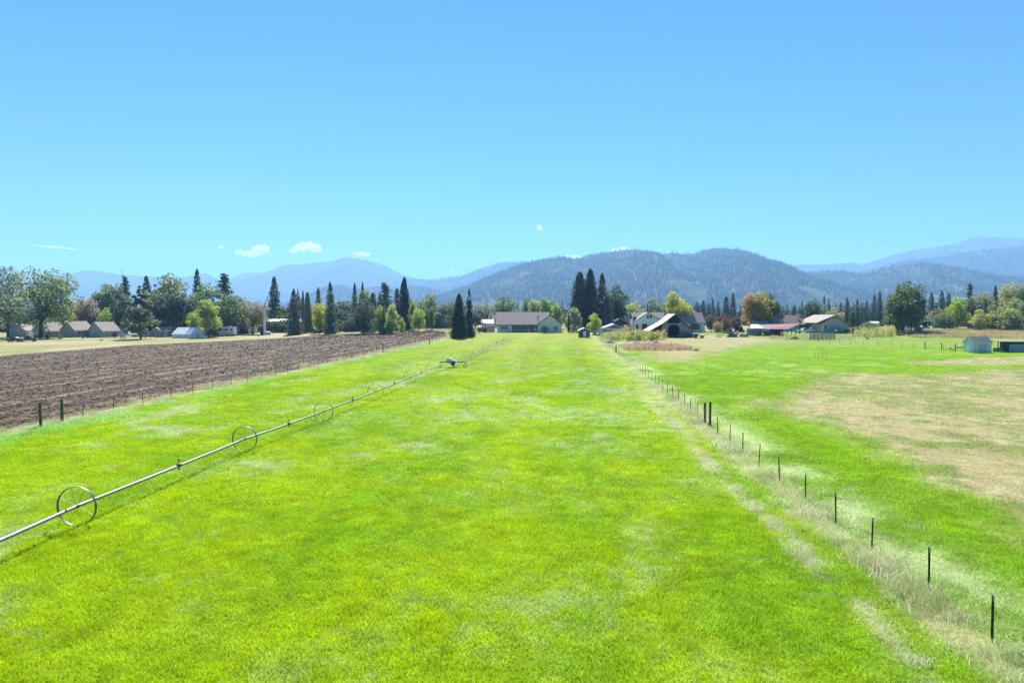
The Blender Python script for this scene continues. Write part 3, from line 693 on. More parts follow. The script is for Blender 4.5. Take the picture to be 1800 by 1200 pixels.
 ('broad', 1724, 513, 36, 275, (.10, .12, .05), 'olive tree at the woodland edge right of the pine spire'),
 ('conifer', 1731, 525, 10, 262, DG, 'narrow dark conifer inside the woodland edge'),
 ('broad', 1722, 544, 30, 255, (.15, .15, .055), 'yellowish low tree over the dark lean-to'),
 ('conifer', 1748, 501, 16, 285, (.055, .075, .035), 'pointed green conifer in the woodland'),
 ('broad', 1772, 497, 40, 290, (.13, .12, .05), 'tall brown-tinted tree at the top of the woodland'),
 ('broad', 1797, 498, 32, 285, (.11, .115, .045), 'tall olive tree at the right edge of the photo'),
 ('broad', 1752, 530, 44, 262, (.075, .10, .038), 'mid green tree above the white trailer'),
 ('broad', 1782, 524, 46, 265, (.10, .13, .05), 'light green tree high in the woodland right of the white trailer'),
 ('broad', 1772, 540, 48, 252, (.105, .125, .045), 'yellowish green tree right above the white trailer'),
 ('broad', 1806, 532, 46, 256, (.08, .11, .045), 'green tree cut off by the right edge of the photo'),
 ('broad', 1785, 562, 20, 0, (.24, .27, .03), 'bright yellow-green shrub above the dark green tank'),
 ('broad', 1614, 566, 13, 0, (.12, .13, .075), 'pale upright shrub left of the open timber frame'),
 ('broad', 1840, 505, 60, 270, (.09, .11, .045), 'tall tree just beyond the right edge of the photo'),
]
BASES = {247: 596, 483: 580, 527: 581, 562.0: 577, 572: 578, 609: 580, 711: 580, 771: 578, 787: 578, 807: 594, 825: 591, 999.5: 584, 1008: 583, 1045: 588, 1250: 583, 1270: 584, 1293: 583, 1682: 580, 1785: 577, 1614: 588}
for k, px, top, wd, Y, col, lab in TREES:
    if px > 1830: continue
    b = BASES.get(px) if Y == 0 else None
    tree(k, px, top, wd, Y or 250, col, lab, 'shrub' if 'shrub' in lab and 'over' not in lab else 'tree', base=b)
# distinct conifers in the middle distance behind the grey-roofed cottage and the tan barn
k = 0
for px, top, wd, Y, lab in [(1226, 531, 8, 470, 'first'), (1236, 527, 9, 480, 'second'), (1246, 533, 8, 450, 'third'), (1252, 523, 8, 500, 'fourth'), (1262, 528, 9, 470, 'fifth'), (1276, 521, 16, 440, 'sixth and widest'), (1288, 515, 13, 520, 'seventh')]:
    tree('conifer', px, top, wd, Y, (.030, .045, .034), '%s dark spire from the left in the conifer row beyond the grey-roofed cottage' % lab, group='row of dark conifers beyond the cottage')
for px, top, wd, Y, lab in [(1448, 518, 8, 560, 'tall'), (1456, 525, 9, 540, 'shorter'), (1477, 531, 8, 560, 'slender'), (1515, 534, 7, 600, 'far thin'), (1523, 528, 9, 620, 'far wide')]:
    tree('conifer', px, top, wd, Y, (.032, .046, .036), '%s hazy conifer beyond the tan barn and the corn' % lab, group='hazy conifers beyond the tan barn')

# ------------------------------------------------------------------ far woods
far_src = []
for s in range(3):
    r = np.random.default_rng(300 + s); cs = []; ns = []; zs = []
    for i in range(150):
        t = r.random(); rr = .5 * (1 - t) ** .8 * r.uniform(.6, 1); a = r.uniform(0, 6.283)
        cs.append((math.cos(a) * rr, math.sin(a) * rr, t)); ns.append((math.cos(a), math.sin(a), .6)); zs.append(.10 * r.uniform(.6, 1.2) * (1.1 - .7 * t))
    v, f = leaf_cloud(np.array(cs), np.array(ns) + r.normal(size=(150, 3)) * .3, np.array(zs), r, 1.3); far_src.append(raw_mesh('far_conifer', v, f, FARLEAF))
for s in range(3):
    v, f, L = broad(320 + s, 12, 260, .085, .05, .5, spread=.36); far_src.append(raw_mesh('far_broadleaf', v, f, FARLEAF))
def wood(name, X, Y, Z, h, con, tint, label):
    n = len(X); r = np.random.default_rng(n)
    pick = np.where(r.random(n) < con, r.integers(0, 3, n), r.integers(3, 6, n))
    hh = h * r.uniform(.6, 1.3, n); ww = np.where(pick < 3, hh * r.uniform(.28, .42, n), hh * r.uniform(.7, 1.1, n)); hh = np.where(pick < 3, hh, hh * .72)
    t = np.ones((n, 4)); t[:, :3] = np.where((pick < 3)[:, None], np.array(tint[0]), np.array(tint[1])) * r.uniform(.6, 1.5, (n, 1)) * (1 + r.normal(size=(n, 3)) * .12)
    scatter(name, np.stack([X, Y, Z], 1), np.stack([np.zeros(n), np.zeros(n), r.uniform(0, 6.28, n)], 1), np.stack([ww, ww, hh], 1), pick, t, far_src, label, 'forest')
# valley floor woods, in belts
X = []; Y = []
for i in range(5200):
    y = 330 * (9.5 ** rng.random()); px = rng.uniform(-150, 1950); x = (px - 900) / FPX * y
    dens = fbm(x / 90., y / 160., 400, 3)
    if 820 < px < 1200 and y < 420: continue
    lo = .34 if px < 820 else (.44 if px < 1200 else .40)
    if dens < lo: continue
    X.append(x); Y.append(y)
for a, b_, y0, y1, n in ((-150, 800, 285, 380, 560), (800, 1010, 330, 420, 40), (1200, 1500, 330, 430, 70), (1490, 1560, 330, 420, 20), (1630, 1980, 285, 360, 160)):
    for i in range(n):
        y = rng.uniform(y0, y1); X.append((rng.uniform(a, b_) - 900) / FPX * y); Y.append(y)
X = np.array(X); Y = np.array(Y)
wood('forest', X, Y, G(X, Y) - .5, np.where(Y < 430, 9, np.where(Y < 600, 12, 15)), np.where(X > 60, .72, .35), ((.045, .062, .044), (.12, .14, .075)), 'hazy mixed wood covering the valley floor beyond the farms')
xb = np.array([(rng.uniform(470, 775), rng.uniform(312, 335)) for i in range(70)] + [(rng.uniform(120, 440), rng.uniform(288, 315)) for i in range(46)]); Yb = xb[:, 1]; Xb = (xb[:, 0] - 900) / FPX * Yb
wood('woodland', Xb, Yb, G(Xb, Yb) - .3, 15, .12, ((.06, .08, .05), (.15, .18, .085)), 'olive green woodland behind the tall conifers beyond the ploughed field')
# trees on the wooded hills
def hill_trees(key, n, label, h, seed, lo):
    P, xs, vs = MT[key]; r = np.random.default_rng(seed); nv, nx = P.shape[:2]
    a = r.random(n) * (nv - 1.001 - 4); b = r.random(n) * (nx - 1.001); i = a.astype(int); j = b.astype(int); fa = (a - i)[:, None]; fb = (b - j)[:, None]
    q = (P[i, j] * (1 - fb) + P[i, j + 1] * fb) * (1 - fa) + (P[i + 1, j] * (1 - fb) + P[i + 1, j + 1] * fb) * fa
    k = (fbm(q[:, 0] / 260., q[:, 1] / 260., seed, 4) + .25 * (a / (nv - 5)) > lo) & (q[:, 2] > 2)
    q = q[k]
    wood('forest', q[:, 0], q[:, 1], q[:, 2] - 1.5, h, .85, ((.046, .058, .040), (.066, .074, .046)), label)
hill_trees('main', 22000, 'conifer forest on the broad central hill', 21, 501, .44)
hill_trees('right_foot', 13000, 'scattered forest on the right foothill', 19, 502, .45)
hill_trees('right_mid', 9000, 'forest on the high hill at the right', 26, 503, .42)
hill_trees('left_foot', 5000, 'low forest on the small hill left of centre', 22, 504, .48)
hill_trees('mid', 3500, 'forest on the blue ridge behind the central hill', 28, 505, .5)
# ------------------------------------------------------------------ buildings
SIDING = stripes('pale_lap_siding', (.76, .70, .65), 'Z', .2); WSID = stripes('white_lap_siding', (.80, .76, .73), 'Z', .2)
TANS = stripes('tan_siding', (.44, .40, .345), 'X', .4, .3); GSID = stripes('sage_siding', (.47, .43, .32), 'X', .35, .3); CREAM = stripes('cream_metal', (.58, .55, .42), 'X', .35, .3)
SLATE = stripes('slate_siding', (.10, .125, .15), 'X', .35, .3); BOARD = stripes('weathered_boards', (.36, .325, .29), 'X', .28, .8, var=.3); DBOARD = stripes('dark_boards', (.06, .05, .048), 'X', .28, .8, var=.3)
BRICK = mat('brown_stone', (.15, .11, .095), .9, bump=.6, scale=3, var=.3)
SH_TAN = mat('tan_shingle', (.28, .255, .22), .95, var=.12, scale=1.5, bump=.4); SH_BR = mat('rosy_brown_shingle', (.30, .25, .225), .95, var=.10, scale=1.5, bump=.4)
SH_GR = mat('grey_shingle', (.24, .23, .225), .95, var=.12, scale=1.5, bump=.4); SH_PU = mat('plum_shingle', (.15, .095, .095), .95, var=.12, scale=1.5, bump=.4); SH_DK = mat('charcoal_shingle', (.09, .085, .085), .95, bump=.4)
MET = stripes('silver_roof_sheet', (.27, .27, .275), 'X', .5, .4, .6, .2); METW = stripes('white_roof_sheet', (.42, .42, .43), 'X', .5, .4, .45); METR = stripes('red_roof_sheet', (.22, .105, .095), 'X', .5, .4, .5)
TRIM = mat('white_trim', (.66, .66, .65), .5, var=.04); BROWN = mat('brown_trim', (.13, .10, .085), .7); INSIDE = mat('interior_shade', (.012, .012, .012), .95)  # the interior material's near-black stands for shade inside openings
WMESH = {}
def window(parent, x, y, z, w_, h, rz=0, name='window', frame=TRIM, mull=1, glass=GLASS):
    """frame with mullions and a recessed pane, standing 5 cm proud of a wall; local -y faces out"""
    k = (round(w_, 2), round(h, 2), mull, frame.name, glass.name)
    if k not in WMESH:
        f = MB(); t = .09
        f.box(-w_ / 2, w_ / 2, -.07, .02, -h / 2, -h / 2 + t); f.box(-w_ / 2, w_ / 2, -.07, .02, h / 2 - t, h / 2)
        for i in range(mull + 1):
            c = -w_ / 2 + t / 2 + (w_ - t) * i / max(1, mull); f.box(c - t / 2, c + t / 2, -.066, .02, -h / 2 + t, h / 2 - t)
        WMESH[k] = (f.mesh('window', frame), MB().box(-w_ / 2 + .03, w_ / 2 - .03, -.035, .01, -h / 2 + .03, h / 2 - .03).mesh('pane', glass))
    a, b = WMESH[k]
    o = link(name, a, parent, (x, y, z), (0, 0, rz)); link('pane' if name != 'door' else 'door_leaf', b, o); return o
def door(parent, x, y, z0, w_, h, rz=0, m=None): 
    o = window(parent, x, y, z0 + h / 2, w_, h, rz, 'door', TRIM, 1, m or WHITE); return o
def gable(name, loc, rz, L, W, eave, ridge, wall, roof, label, cat='house', over=.5, trim=TRIM, over_g=.4, base=-.4, group=None):
    """house with its ridge along local x; local -y is the front"""
    o = empty(name, loc, rz, label, cat, group)
    m = MB(); prof = [(-W / 2, base), (W / 2, base), (W / 2, eave), (0, ridge), (-W / 2, eave)]
    m.prism(prof, -L / 2, L / 2, 'x'); m.build('wall', wall, o)
    s = (ridge - eave) / (W / 2); zo = eave - s * over; t = .16; x0, x1 = -L / 2 - over_g, L / 2 + over_g
    r = MB(); r.prism([(-W / 2 - over, zo + .05), (0, ridge + .05), (W / 2 + over, zo + .05), (W / 2 + over, zo + .05 + t), (0, ridge + .05 + t), (-W / 2 - over, zo + .05 + t)], x0, x1, 'x'); r.build('roof', roof, o)
    tr = MB()
    for xx in (x0 - .03, x1 + .01):
        tr.prism([(-W / 2 - over, zo - .07), (0, ridge - .07), (W / 2 + over, zo - .07), (W / 2 + over, zo + .23), (0, ridge + .23), (-W / 2 - over, zo + .23)], xx, xx + .02 + .01, 'x')
    tr.box(x0 + .01, x1 - .01, -W / 2 - over - .03, -W / 2 - over - .002, zo - .03, zo + .2); tr.build('trim', trim, o)
    return o
def ppm(Y): return Y / FPX                       # metres per photo pixel

# --- the long ranch house at the end of the pasture
p = on(930, 250); b = empty('ranch_house', (p.x, p.y, at(930, 584).z if False else zat(584, 250)), 0, 'long single-storey ranch house with a rosy brown roof at the far end of the pasture', 'house')
q = ppm(250); X = lambda px: (px - 930) * q
m = MB(); m.box(X(874), X(900), 0, 12, -.6, 2.9); m.box(X(900.02), X(945), 2.2, 12, -.6, 2.88); m.box(X(945.02), X(987), -1.0, 12.02, -.6, 2.9)
m.prism([(X(945.02), 2.9), (X(987), 2.9), (X(966), 6.55)], -1.0, 9.0, 'y'); m.prism([(0.0, 2.9), (12, 2.9), (6.2, 7.0)], X(874), X(966), 'x'); m.build('wall', SIDING, b)
r = MB(); r.prism([(-.6, 2.62), (6.2, 7.25), (12.6, 2.62), (12.6, 2.82), (6.2, 7.47), (-.6, 2.82)], X(871.5), X(967), 'x')
r.prism([(X(943.2), 2.62), (X(966), 6.62), (X(989), 2.62), (X(989), 2.84), (X(966), 6.86), (X(943.2), 2.84)], -1.6, 9.3, 'y'); r.build('roof', SH_BR, b)
t_ = MB(); t_.prism([(X(943.0), 2.5), (X(966), 6.5), (X(989.2), 2.5), (X(989.2), 2.86), (X(966), 6.9), (X(943.0), 2.86)], -1.68, -1.62, 'y'); t_.box(X(871.5), X(943), -.66, -.61, 2.56, 2.84); t_.build('trim', BROWN, b)
MB().box(X(900.1), X(945), 2.10, 2.19, -.3, 2.62).build('porch_wall', mat('porch_shade_siding', (.20, .215, .225), .8), b)  # shade of the porch recess put into a darker siding colour
d = MB(); d.box(X(887), X(955), -3.2, 2.0, -.35, -.02); d.build('deck', mat('deck_boards', (.20, .18, .165), .85, bump=.4), b)
rl = MB(); rl.box(X(887), X(955), -3.18, -3.10, .82, .90); rl.box(X(887), X(955), -3.17, -3.12, .1, .16)
for i in range(60):
    xx = X(887) + (X(955) - X(887)) * i / 59; rl.box(xx - .025, xx + .025, -3.165, -3.125, .16, .82)
rl.build('deck_railing', mat('grey_railing', (.24, .235, .225), .8), b)
for px in (905, 925, 944): MB().box(X(px) - .08, X(px) + .08, .0, .16, -.1, 2.65).build('post', TRIM, b)
window(b, X(886.5), -.02, 1.65, 1.7, 1.15, mull=2)
for sx in (-1.2, 1.2): MB().box(X(886.5) + sx - .26, X(886.5) + sx + .26, -.06, -.005, 1.0, 2.3).build('shutter', mat('slate_shutter', (.14, .17, .20), .6), b)
window(b, X(909), 2.06, 1.55, 1.5, 1.4); window(b, X(914.2), 2.06, 1.45, 1.0, 1.75); window(b, X(919.5), 2.06, 1.55, 1.3, 1.4)
window(b, X(931), 2.06, 1.15, 2.2, 2.25, mull=2, name='sliding_door'); window(b, X(939.5), 2.06, 1.15, 2.0, 2.25, mull=2, name='sliding_door')
window(b, X(955), -1.02, 1.6, 1.7, 1.3, mull=2); window(b, X(976.5), -1.02, 1.55, 1.5, 1.3, mull=2)
MB().tube((X(946), 2.6, 4.4), (X(946), 2.6, 6.0), .16, n=8).build('vent_pipe', DARK, b); MB().box(X(876), X(878), 1.2, 1.6, 3.8, 4.15).build('roof_vent', DARK, b)
tree('bush', 957.5, 571.5, 15, 0, BK, 'dark rounded shrub against the gable wall of the ranch house', 'shrub', base=585.5)
c0_ = on(906, 247); ch = empty('patio_chair', (X(929) + p.x, 249.2, zat(584, 250)), .2, 'white chair on the deck of the ranch house', 'chair')
MB().box(-.28, .28, -.28, .28, .38, .44).build('seat', WHITE, ch); MB().box(-.28, .28, .24, .29, .44, .95).build('backrest', WHITE, ch)
for sx in (-.24, .24):
    for sy in (-.24, .24): MB().box(sx - .025, sx + .025, sy - .025, sy + .025, 0, .38).build('leg', WHITE, ch)
um = empty('patio_umbrella', (X(941) + p.x, 248.9, zat(584, 250)), 0, 'closed white umbrella standing by the sliding doors of the ranch house', 'umbrella')
MB().tube((0, 0, -.1), (0, 0, 2.3), .025).build('pole', GALV, um); MB().path([(0, 0, .6), (0, 0, 1.0), (0, 0, 2.2)], [.30, .26, .03], 9).build('canopy', WHITE, um)
# shed roofs and board fence left of the ranch house
g = gable('house', on(864, 300), 0, 6.5, 7, 2.6, 5.6, SIDING, MET, 'pale house with a silver metal roof half hidden behind the ranch house', over=.4)
gable('shed', on(857, 285), 0, 4.5, 4, 2.2, 3.4, WSID, METW, 'small white shed in front of the silver-roofed house', 'shed')
WF = {}
def board_fence(name, pa, pb, h, m, label, pitch=.16, gap=.02, group=None, top=True):
    d = (pb - pa); n = int(d.length / pitch); o = empty(name, pa, math.atan2(d.y, d.x), label, 'fence', group)
    bm_ = MB().box(0, pitch - gap, -.012, .012, .03, h).mesh('board', m)
    for i in range(n): link('board', bm_, o, (i * pitch, 0, (pb.z - pa.z) * i / n - rng.uniform(0, .05)))
    for z in (.4, h - .35): MB().box(0, n * pitch, .014, .06, z, z + .09).build('rail', m, o)
    k = max(2, int(d.length / 2.4))
    for i in range(k + 1): link('post', WF.setdefault((h, m.name), MB().box(-.05, .05, .062, .16, -.3, h + .08).mesh('post', m)), o, (n * pitch * i / k, 0, 0))
    return o
board_fence('board_fence', on(840, 247), on(857.5, 250), 1.7, mat('red_brown_boards', (.14, .085, .065), .85, bump=.5), 'red-brown board fence left of the pale gate by the ranch house')
board_fence('board_fence', on(858, 250), on(870, 251), 2.1, mat('pale_cedar_boards', (.36, .31, .24), .85, bump=.5), 'pale cedar board fence touching the left end of the ranch house')
def light_pole(px, Y, top, label, r=.11, head=True, arm=0, m=WOODP):
    p = on(px, Y); h = zat(top, Y) - p.z; o = empty('light_pole' if head else 'utility_pole', p, 0, label, 'pole')
    MB().tube((0, 0, -.5), (0, 0, h), r * 1.25, r * .8, 9).build('pole', m, o)
    if head: MB().box(-.3, .3, -.7, .12, h - .12, h + .12).build('lamp_head', GALV, o)
    if arm:
        MB().box(-arm, arm, -.08, .05, h - .75, h - .6).build('crossarm', m, o)
        for sx in (-arm * .85, -arm * .4, arm * .4, arm * .85): MB().path([(sx, 0, h - .6), (sx, 0, h - .5), (sx, 0, h - .42)], [.03, .06, .03], 7).build('insulator', CONC, o)
    return o
light_pole(852.5, 258, 541, 'pale yard light pole left of the ranch house', .13, m=mat('pale_pole', (.42, .40, .36), .8))
# dark gabled barn far left of the ranch house
pb_ = on(768, 285); q = ppm(285); b = empty('barn', pb_, 0, 'dark grey gabled barn with a pale roof edge beyond the ploughed field', 'barn')
hz_ = lambda py: zat(py, 285) - pb_.z
MB().prism([(-21 * q, -1), (24 * q, -1), (24 * q, hz_(559)), (-1 * q, hz_(550.5)), (-21 * q, hz_(560))], 0, 14, 'y').build('wall', SLATE, b)
MB().prism([(-22 * q, hz_(560.2)), (-1 * q, hz_(550.4)), (26 * q, hz_(559.6)), (26 * q, hz_(558.6)), (-1 * q, hz_(549.0)), (-22 * q, hz_(559.0))], -.8, 14.6, 'y').build('roof', MET, b)
MB().box(-5 * q, 5 * q, -.06, -.01, 0, 4).build('door', mat('dark_slate_door', (.05, .06, .07), .6), b)
window(b, 13 * q, -.03, 3.2, 1.6, 1.2)

# --- little brown shed and the white low house right of the pasture
p = at(1027.5, 593); q = ppm(p.y); g = empty('garden_shed', p, 0, 'little brown garden shed with a pink-white roof and a white door', 'shed')
hh = zat(577, p.y) - p.z
MB().prism([(-9.5 * q, -.1), (9.5 * q, -.1), (9.5 * q, hh * .72), (0, hh * .86), (-9.5 * q, hh * .72)], 0, 2.6, 'y').build('wall', BRICK, g)
MB().prism([(-11 * q, hh * .70), (-7 * q, hh * .80), (0, hh * .98), (7 * q, hh * .80), (11 * q, hh * .70), (11 * q, hh * .78), (7 * q, hh * .90), (0, hh * 1.08), (-7 * q, hh * .90), (-11 * q, hh * .78)], -.35, 2.9, 'y').build('roof', mat('pink_white_roof', (.70, .60, .62), .6), g)
door(g, .3 * q, -.02, 0, 5.6 * q, hh * .70)
p = at(1078, 588.5); q = ppm(p.y); g = empty('bungalow', p, 0, 'low white bungalow with dark windows behind the yellow weeds', 'house')
hz_ = lambda py: zat(py, p.y) - p.z
MB().box(-25 * q, 23 * q, 0, 7, -.3, hz_(577)).prism([(-16 * q, hz_(577)), (20 * q, hz_(577)), (2 * q, hz_(570.5))], .02, 7, 'y').build('wall', WSID, g)
MB().prism([(-17 * q, hz_(577)), (2 * q, hz_(570)), (21 * q, hz_(577)), (21 * q, hz_(575.9)), (2 * q, hz_(568.9)), (-17 * q, hz_(575.9))], -.7, 7.5, 'y').box(-25.5 * q, -17.05 * q, -.5, 7.4, hz_(577.1), hz_(576)).box(21.05 * q, 24 * q, -.5, 7.4, hz_(577.1), hz_(576)).build('roof', mat('pale_pink_roof', (.46, .40, .40), .8), g)
MB().prism([(-11 * q, hz_(576.6)), (16 * q, hz_(576.6)), (2 * q, hz_(571.6))], -.05, -.005, 'y').build('gable_panel', mat('mauve_panel', (.16, .12, .13), .8), g)
for dx, w_ in ((-14, 1.5), (-4, 1.4), (17, .9)): window(g, dx * q, -.03, hz_(581), w_, .85, mull=1 if w_ < 1 else 2)
door(g, 5 * q, -.02, 0, .95, 2.0); door(g, 10 * q, -.02, 0, .95, 2.0)
p = on(1093, 256); q = ppm(256); g = empty('house', p, 0, 'black-fronted gabled house behind the low white bungalow', 'house'); hz_ = lambda py: zat(py, 256) - p.z
MB().prism([(-18 * q, -.5), (20 * q, -.5), (20 * q, hz_(573)), (-5 * q, hz_(561)), (-18 * q, hz_(568))], 0, 9, 'y').build('wall', DBOARD, g)
MB().prism([(-20 * q, hz_(569.2)), (-5 * q, hz_(561)), (21 * q, hz_(573.4)), (21 * q, hz_(572.2)), (-5 * q, hz_(559.6)), (-20 * q, hz_(568))], -.8, 9.4, 'y').build('roof', SH_GR, g)
window(g, 3 * q, -.03, hz_(573), 1.2, 1.0)
g = gable('house', on(1109, 262), 0, 4.6, 7, 3.0, 5.9, TANS, SH_TAN, 'tan-roofed house wing left of the white farmhouse', over=.5)
board_fence('board_fence', at(1042, 589), at(1049, 589), 1.7, mat('pale_cedar_boards', (.36, .31, .24)), 'short pale plank screen between the brown garden shed and the white bungalow')

# --- white farmhouse
p = on(1140, 245); p.z = zat(586, 245); q = ppm(245); g = empty('farmhouse', p, 0, 'white two-storey farmhouse with a steep gable beside the old barn', 'house'); hz_ = lambda py: zat(py, 245) - p.z
MB().prism([(-22 * q, -.5), (23 * q, -.5), (23 * q, hz_(564)), (-1.5 * q, hz_(550.2)), (-22 * q, hz_(563))], 0, 9, 'y').box(-24 * q, 34 * q, 5, 11, -.5, hz_(560)).build('wall', WSID, g)
MB().prism([(-23.4 * q, hz_(564.4)), (-1.5 * q, hz_(550)), (24.5 * q, hz_(565)), (24.5 * q, hz_(563.8)), (-1.5 * q, hz_(548.6)), (-23.4 * q, hz_(563.2))], -.5, 9.3, 'y').build('roof', SH_GR, g)
MB().prism([(4.4, hz_(560.6)), (8, hz_(549.6)), (11.6, hz_(560.6)), (11.6, hz_(559.7)), (8, hz_(548.8)), (4.4, hz_(559.7))], -24.6 * q, 35 * q, 'x').build('main_roof', SH_GR, g)
MB().box(-23.6 * q, -19 * q, 2.5, 5, hz_(561), hz_(556.5)).build('dormer', SH_DK, g)
window(g, -1.4 * q, -.03, hz_(556.8), .95, 1.3); window(g, 4.0 * q, -.03, hz_(556.8), .95, 1.3)
window(g, -7 * q, -.03, hz_(575), 1.8, 2.4, mull=2, name='french_door', frame=DARK); window(g, 8.5 * q, -.03, hz_(571.5), 1.1, 1.1)
window(g, -20 * q, -.03, hz_(575), .8, 2.2, frame=DARK)
g = empty('cottage', on(1225, 252), 0, 'white cottage with a tall grey roof and dark windows right of the old barn', 'house'); p = g.location; q = ppm(252); hz_ = lambda py: zat(py, 252) - p.z
MB().box(-21 * q, 14 * q, 0, 9, -.5, hz_(567)).build('wall', WSID, g)
MB().prism([(-.6, hz_(567.4)), (4.5, hz_(549)), (9.6, hz_(567.4)), (9.6, hz_(568.2)), (4.5, hz_(550)), (-.6, hz_(568.2))], -23 * q, 14.6 * q, 'x').build('roof', SH_GR, g)
MB().prism([(0, hz_(567.9)), (4.5, hz_(550.4)), (9, hz_(567.9))], -20.9 * q, 13.9 * q, 'x').build('gable_wall', WSID, g)
for dx in (-10, -5.5, -1, 3.5): window(g, dx * q, -.03, hz_(574), .9, 2.2, frame=SLATE)
door(g, 10 * q, -.02, hz_(581.5), 1.4, 2.6)

# --- old barn with open lean-to
p = at(1186, 592.5); q = ppm(p.y); hz_ = lambda py: zat(py, p.y) - p.z; U = lambda px: (px - 1186) * q
g = empty('old_barn', p, 0, 'old weathered barn with a sweeping metal roof and a dark arched opening', 'barn')
DEP = 9.0
rp = [(1139.5, 581.5), (1166, 566.5), (1185.5, 551.5), (1192, 558), (1197, 563.5), (1219, 579)]
top_ = [(U(a), hz_(c)) for a, c in rp]; und = [(u, z - .22) for u, z in top_][::-1]
half = 2
MB().prism(top_[:3] + [(u, z - .22) for u, z in top_[:3]][::-1], -.9, DEP, 'y').build('roof', MET, g)
MB().prism(top_[2:] + [(u, z - .22) for u, z in top_[2:]][::-1], -.85, DEP, 'y').build('roof', stripes('darker_roof_sheet', (.16, .155, .15), 'X', .5, .4, .6, .4), g)  # right slope has a darker sheet than the left
inn = lambda px: float(np.interp(px, [a for a, c in rp], [hz_(c) for a, c in rp])) - .24
def panel(x0, x1, zt0=None, zt1=None, zb=-.2, y0=0, y1=.12, m=BOARD, name='board_panel'):
    return MB().prism([(U(x0), zb), (U(x1), zb), (U(x1), inn(x1) if zt1 is None else zt1), (U(x0), inn(x0) if zt0 is None else zt0)], y0, y1, 'y').build(name, m, g)
bw = MB().box(0, 1, 0, 1, 0, 1).mesh('board', BOARD)
def boards(x0, x1, m, zb=-.2, ztop=None, wid=.30):
    n = max(1, int((U(x1) - U(x0)) / wid))
    for i in range(n):
        a = x0 + (x1 - x0) * i / n; c = x0 + (x1 - x0) * (i + .94) / n; zt = min(inn(a), inn(c)) if ztop is None else ztop
        o = link('board', bw, g, (U(a), rng.uniform(-.03, .03), zb), None, (U(c) - U(a), .05, zt - zb - rng.uniform(0, .08)))
boards(1164.5, 1174.5, BOARD); boards(1194.5, 1217, BOARD)
MB().box(U(1174.5), U(1194.5), -.10, .10, hz_(570.4), hz_(568.2)).build('beam', BOARD, g)
for s_, x0, x1 in ((1, 1174.5, 1179), (-1, 1194.5, 1190)):
    MB().prism([(U(x0), hz_(570.4)), (U(x1), hz_(570.4)), (U(x0), hz_(575.5))], -.08, .08, 'y').build('corner_brace', BOARD, g)
MB().prism([(U(1174.5), hz_(568.2)), (U(1194.5), hz_(568.2)), (U(1194.5), inn(1194.5)), (U(1185.5), inn(1185.5)), (U(1174.5), inn(1174.5))], .35, .40, 'y').build('loft_shade', INSIDE, g)  # near-black sheet paints the shade in the open loft triangle
MB().prism([(u, z - .26) for u, z in top_] + [(U(1218), -.2), (U(1141), -.2)], DEP - .4, DEP - .3, 'y').build('back_wall', DBOARD, g)
for px in (1141, 1151): MB().box(U(px) - .1, U(px) + .1, 0, .2, -.2, inn(px)).build('post', WOODP, g)
MB().box(U(1195), U(1217.5), .2, DEP - .5, -.1, .02).box(U(1217.3), U(1217.9), .1, DEP - .5, -.2, inn(1217.6)).build('side_wall', DBOARD, g)
MB().box(U(1164.6), U(1165.2), .1, DEP - .5, -.2, inn(1165)).box(U(1194.6), U(1195.2), .1, DEP - .5, -.2, inn(1196)).build('inner_wall', DBOARD, g)

# --- purple roofed house with red porch, tan barn
p = on(1392, 258); q = ppm(258); hz_ = lambda py: zat(py, 258) - p.z; U = lambda px: (px - 1392) * q
g = empty('farmhouse', p, 0, 'sprawling house with a plum hipped roof behind the red lean-to', 'house')
MB().box(U(1352), U(1424), 0, 10, -.6, hz_(569.5)).build('wall', SIDING, g)
rf_ = MB(); a0, a1, e = U(1356), U(1424), hz_(568.5); zr = hz_(554)
rf_.add([(a0, -.8, e), (a1, -.8, e), (a1, 10.8, e), (a0, 10.8, e), (U(1369), 5, zr), (U(1407), 5, zr), (a0, -.8, e - .2), (a1, -.8, e - .2), (a1, 10.8, e - .2), (a0, 10.8, e - .2)],
        [(0, 1, 5, 4), (1, 2, 5), (2, 3, 4, 5), (3, 0, 4), (0, 6, 7, 1), (1, 7, 8, 2), (2, 8, 9, 3), (3, 9, 6, 0), (9, 8, 7, 6)]); rf_.build('roof', SH_PU, g)
MB().prism([(-.5, hz_(572)), (4, hz_(564)), (8.5, hz_(572)), (8.5, hz_(573)), (4, hz_(565)), (-.5, hz_(573))], U(1328), U(1358), 'x').build('wing_roof', SH_GR, g)
MB().box(U(1329), U(1352), .2, 8, -.6, hz_(572.6)).build('wing_wall', SIDING, g)
MB().box(U(1404.5), U(1408), 1.4, 2.3, hz_(566), hz_(551.5)).build('chimney', mat('pale_block', (.45, .41, .38), .9), g)
for px in (1415, 1411.5): MB().tube((U(px), 4, hz_(560)), (U(px), 4, hz_(553)), .08).build('vent_pipe', GALV, g)
MB().prism([(U(1402), hz_(570)), (U(1437), hz_(571)), (U(1437), hz_(570)), (U(1423), hz_(561.5)), (U(1402), hz_(569.5))], -5, 0, 'y').build('porch_roof', SH_PU, g)
MB().prism([(U(1405), -.5), (U(1435), -.5), (U(1435), hz_(571.2)), (U(1423), hz_(563.5)), (U(1405), hz_(571))], -3.2, -.02, 'y').build('porch_wall', BRICK, g)
window(g, U(1418), -3.24, hz_(576), 1.6, 1.4, mull=2); window(g, U(1428), -3.24, hz_(575), 1.2, 1.8)
p = at(1382, 590); q = ppm(p.y); hz_ = lambda py: zat(py, p.y) - p.z; U = lambda px: (px - 1382) * q
g = empty('lean_to', p, 0, 'open lean-to with a long red metal roof on dark posts', 'shelter')
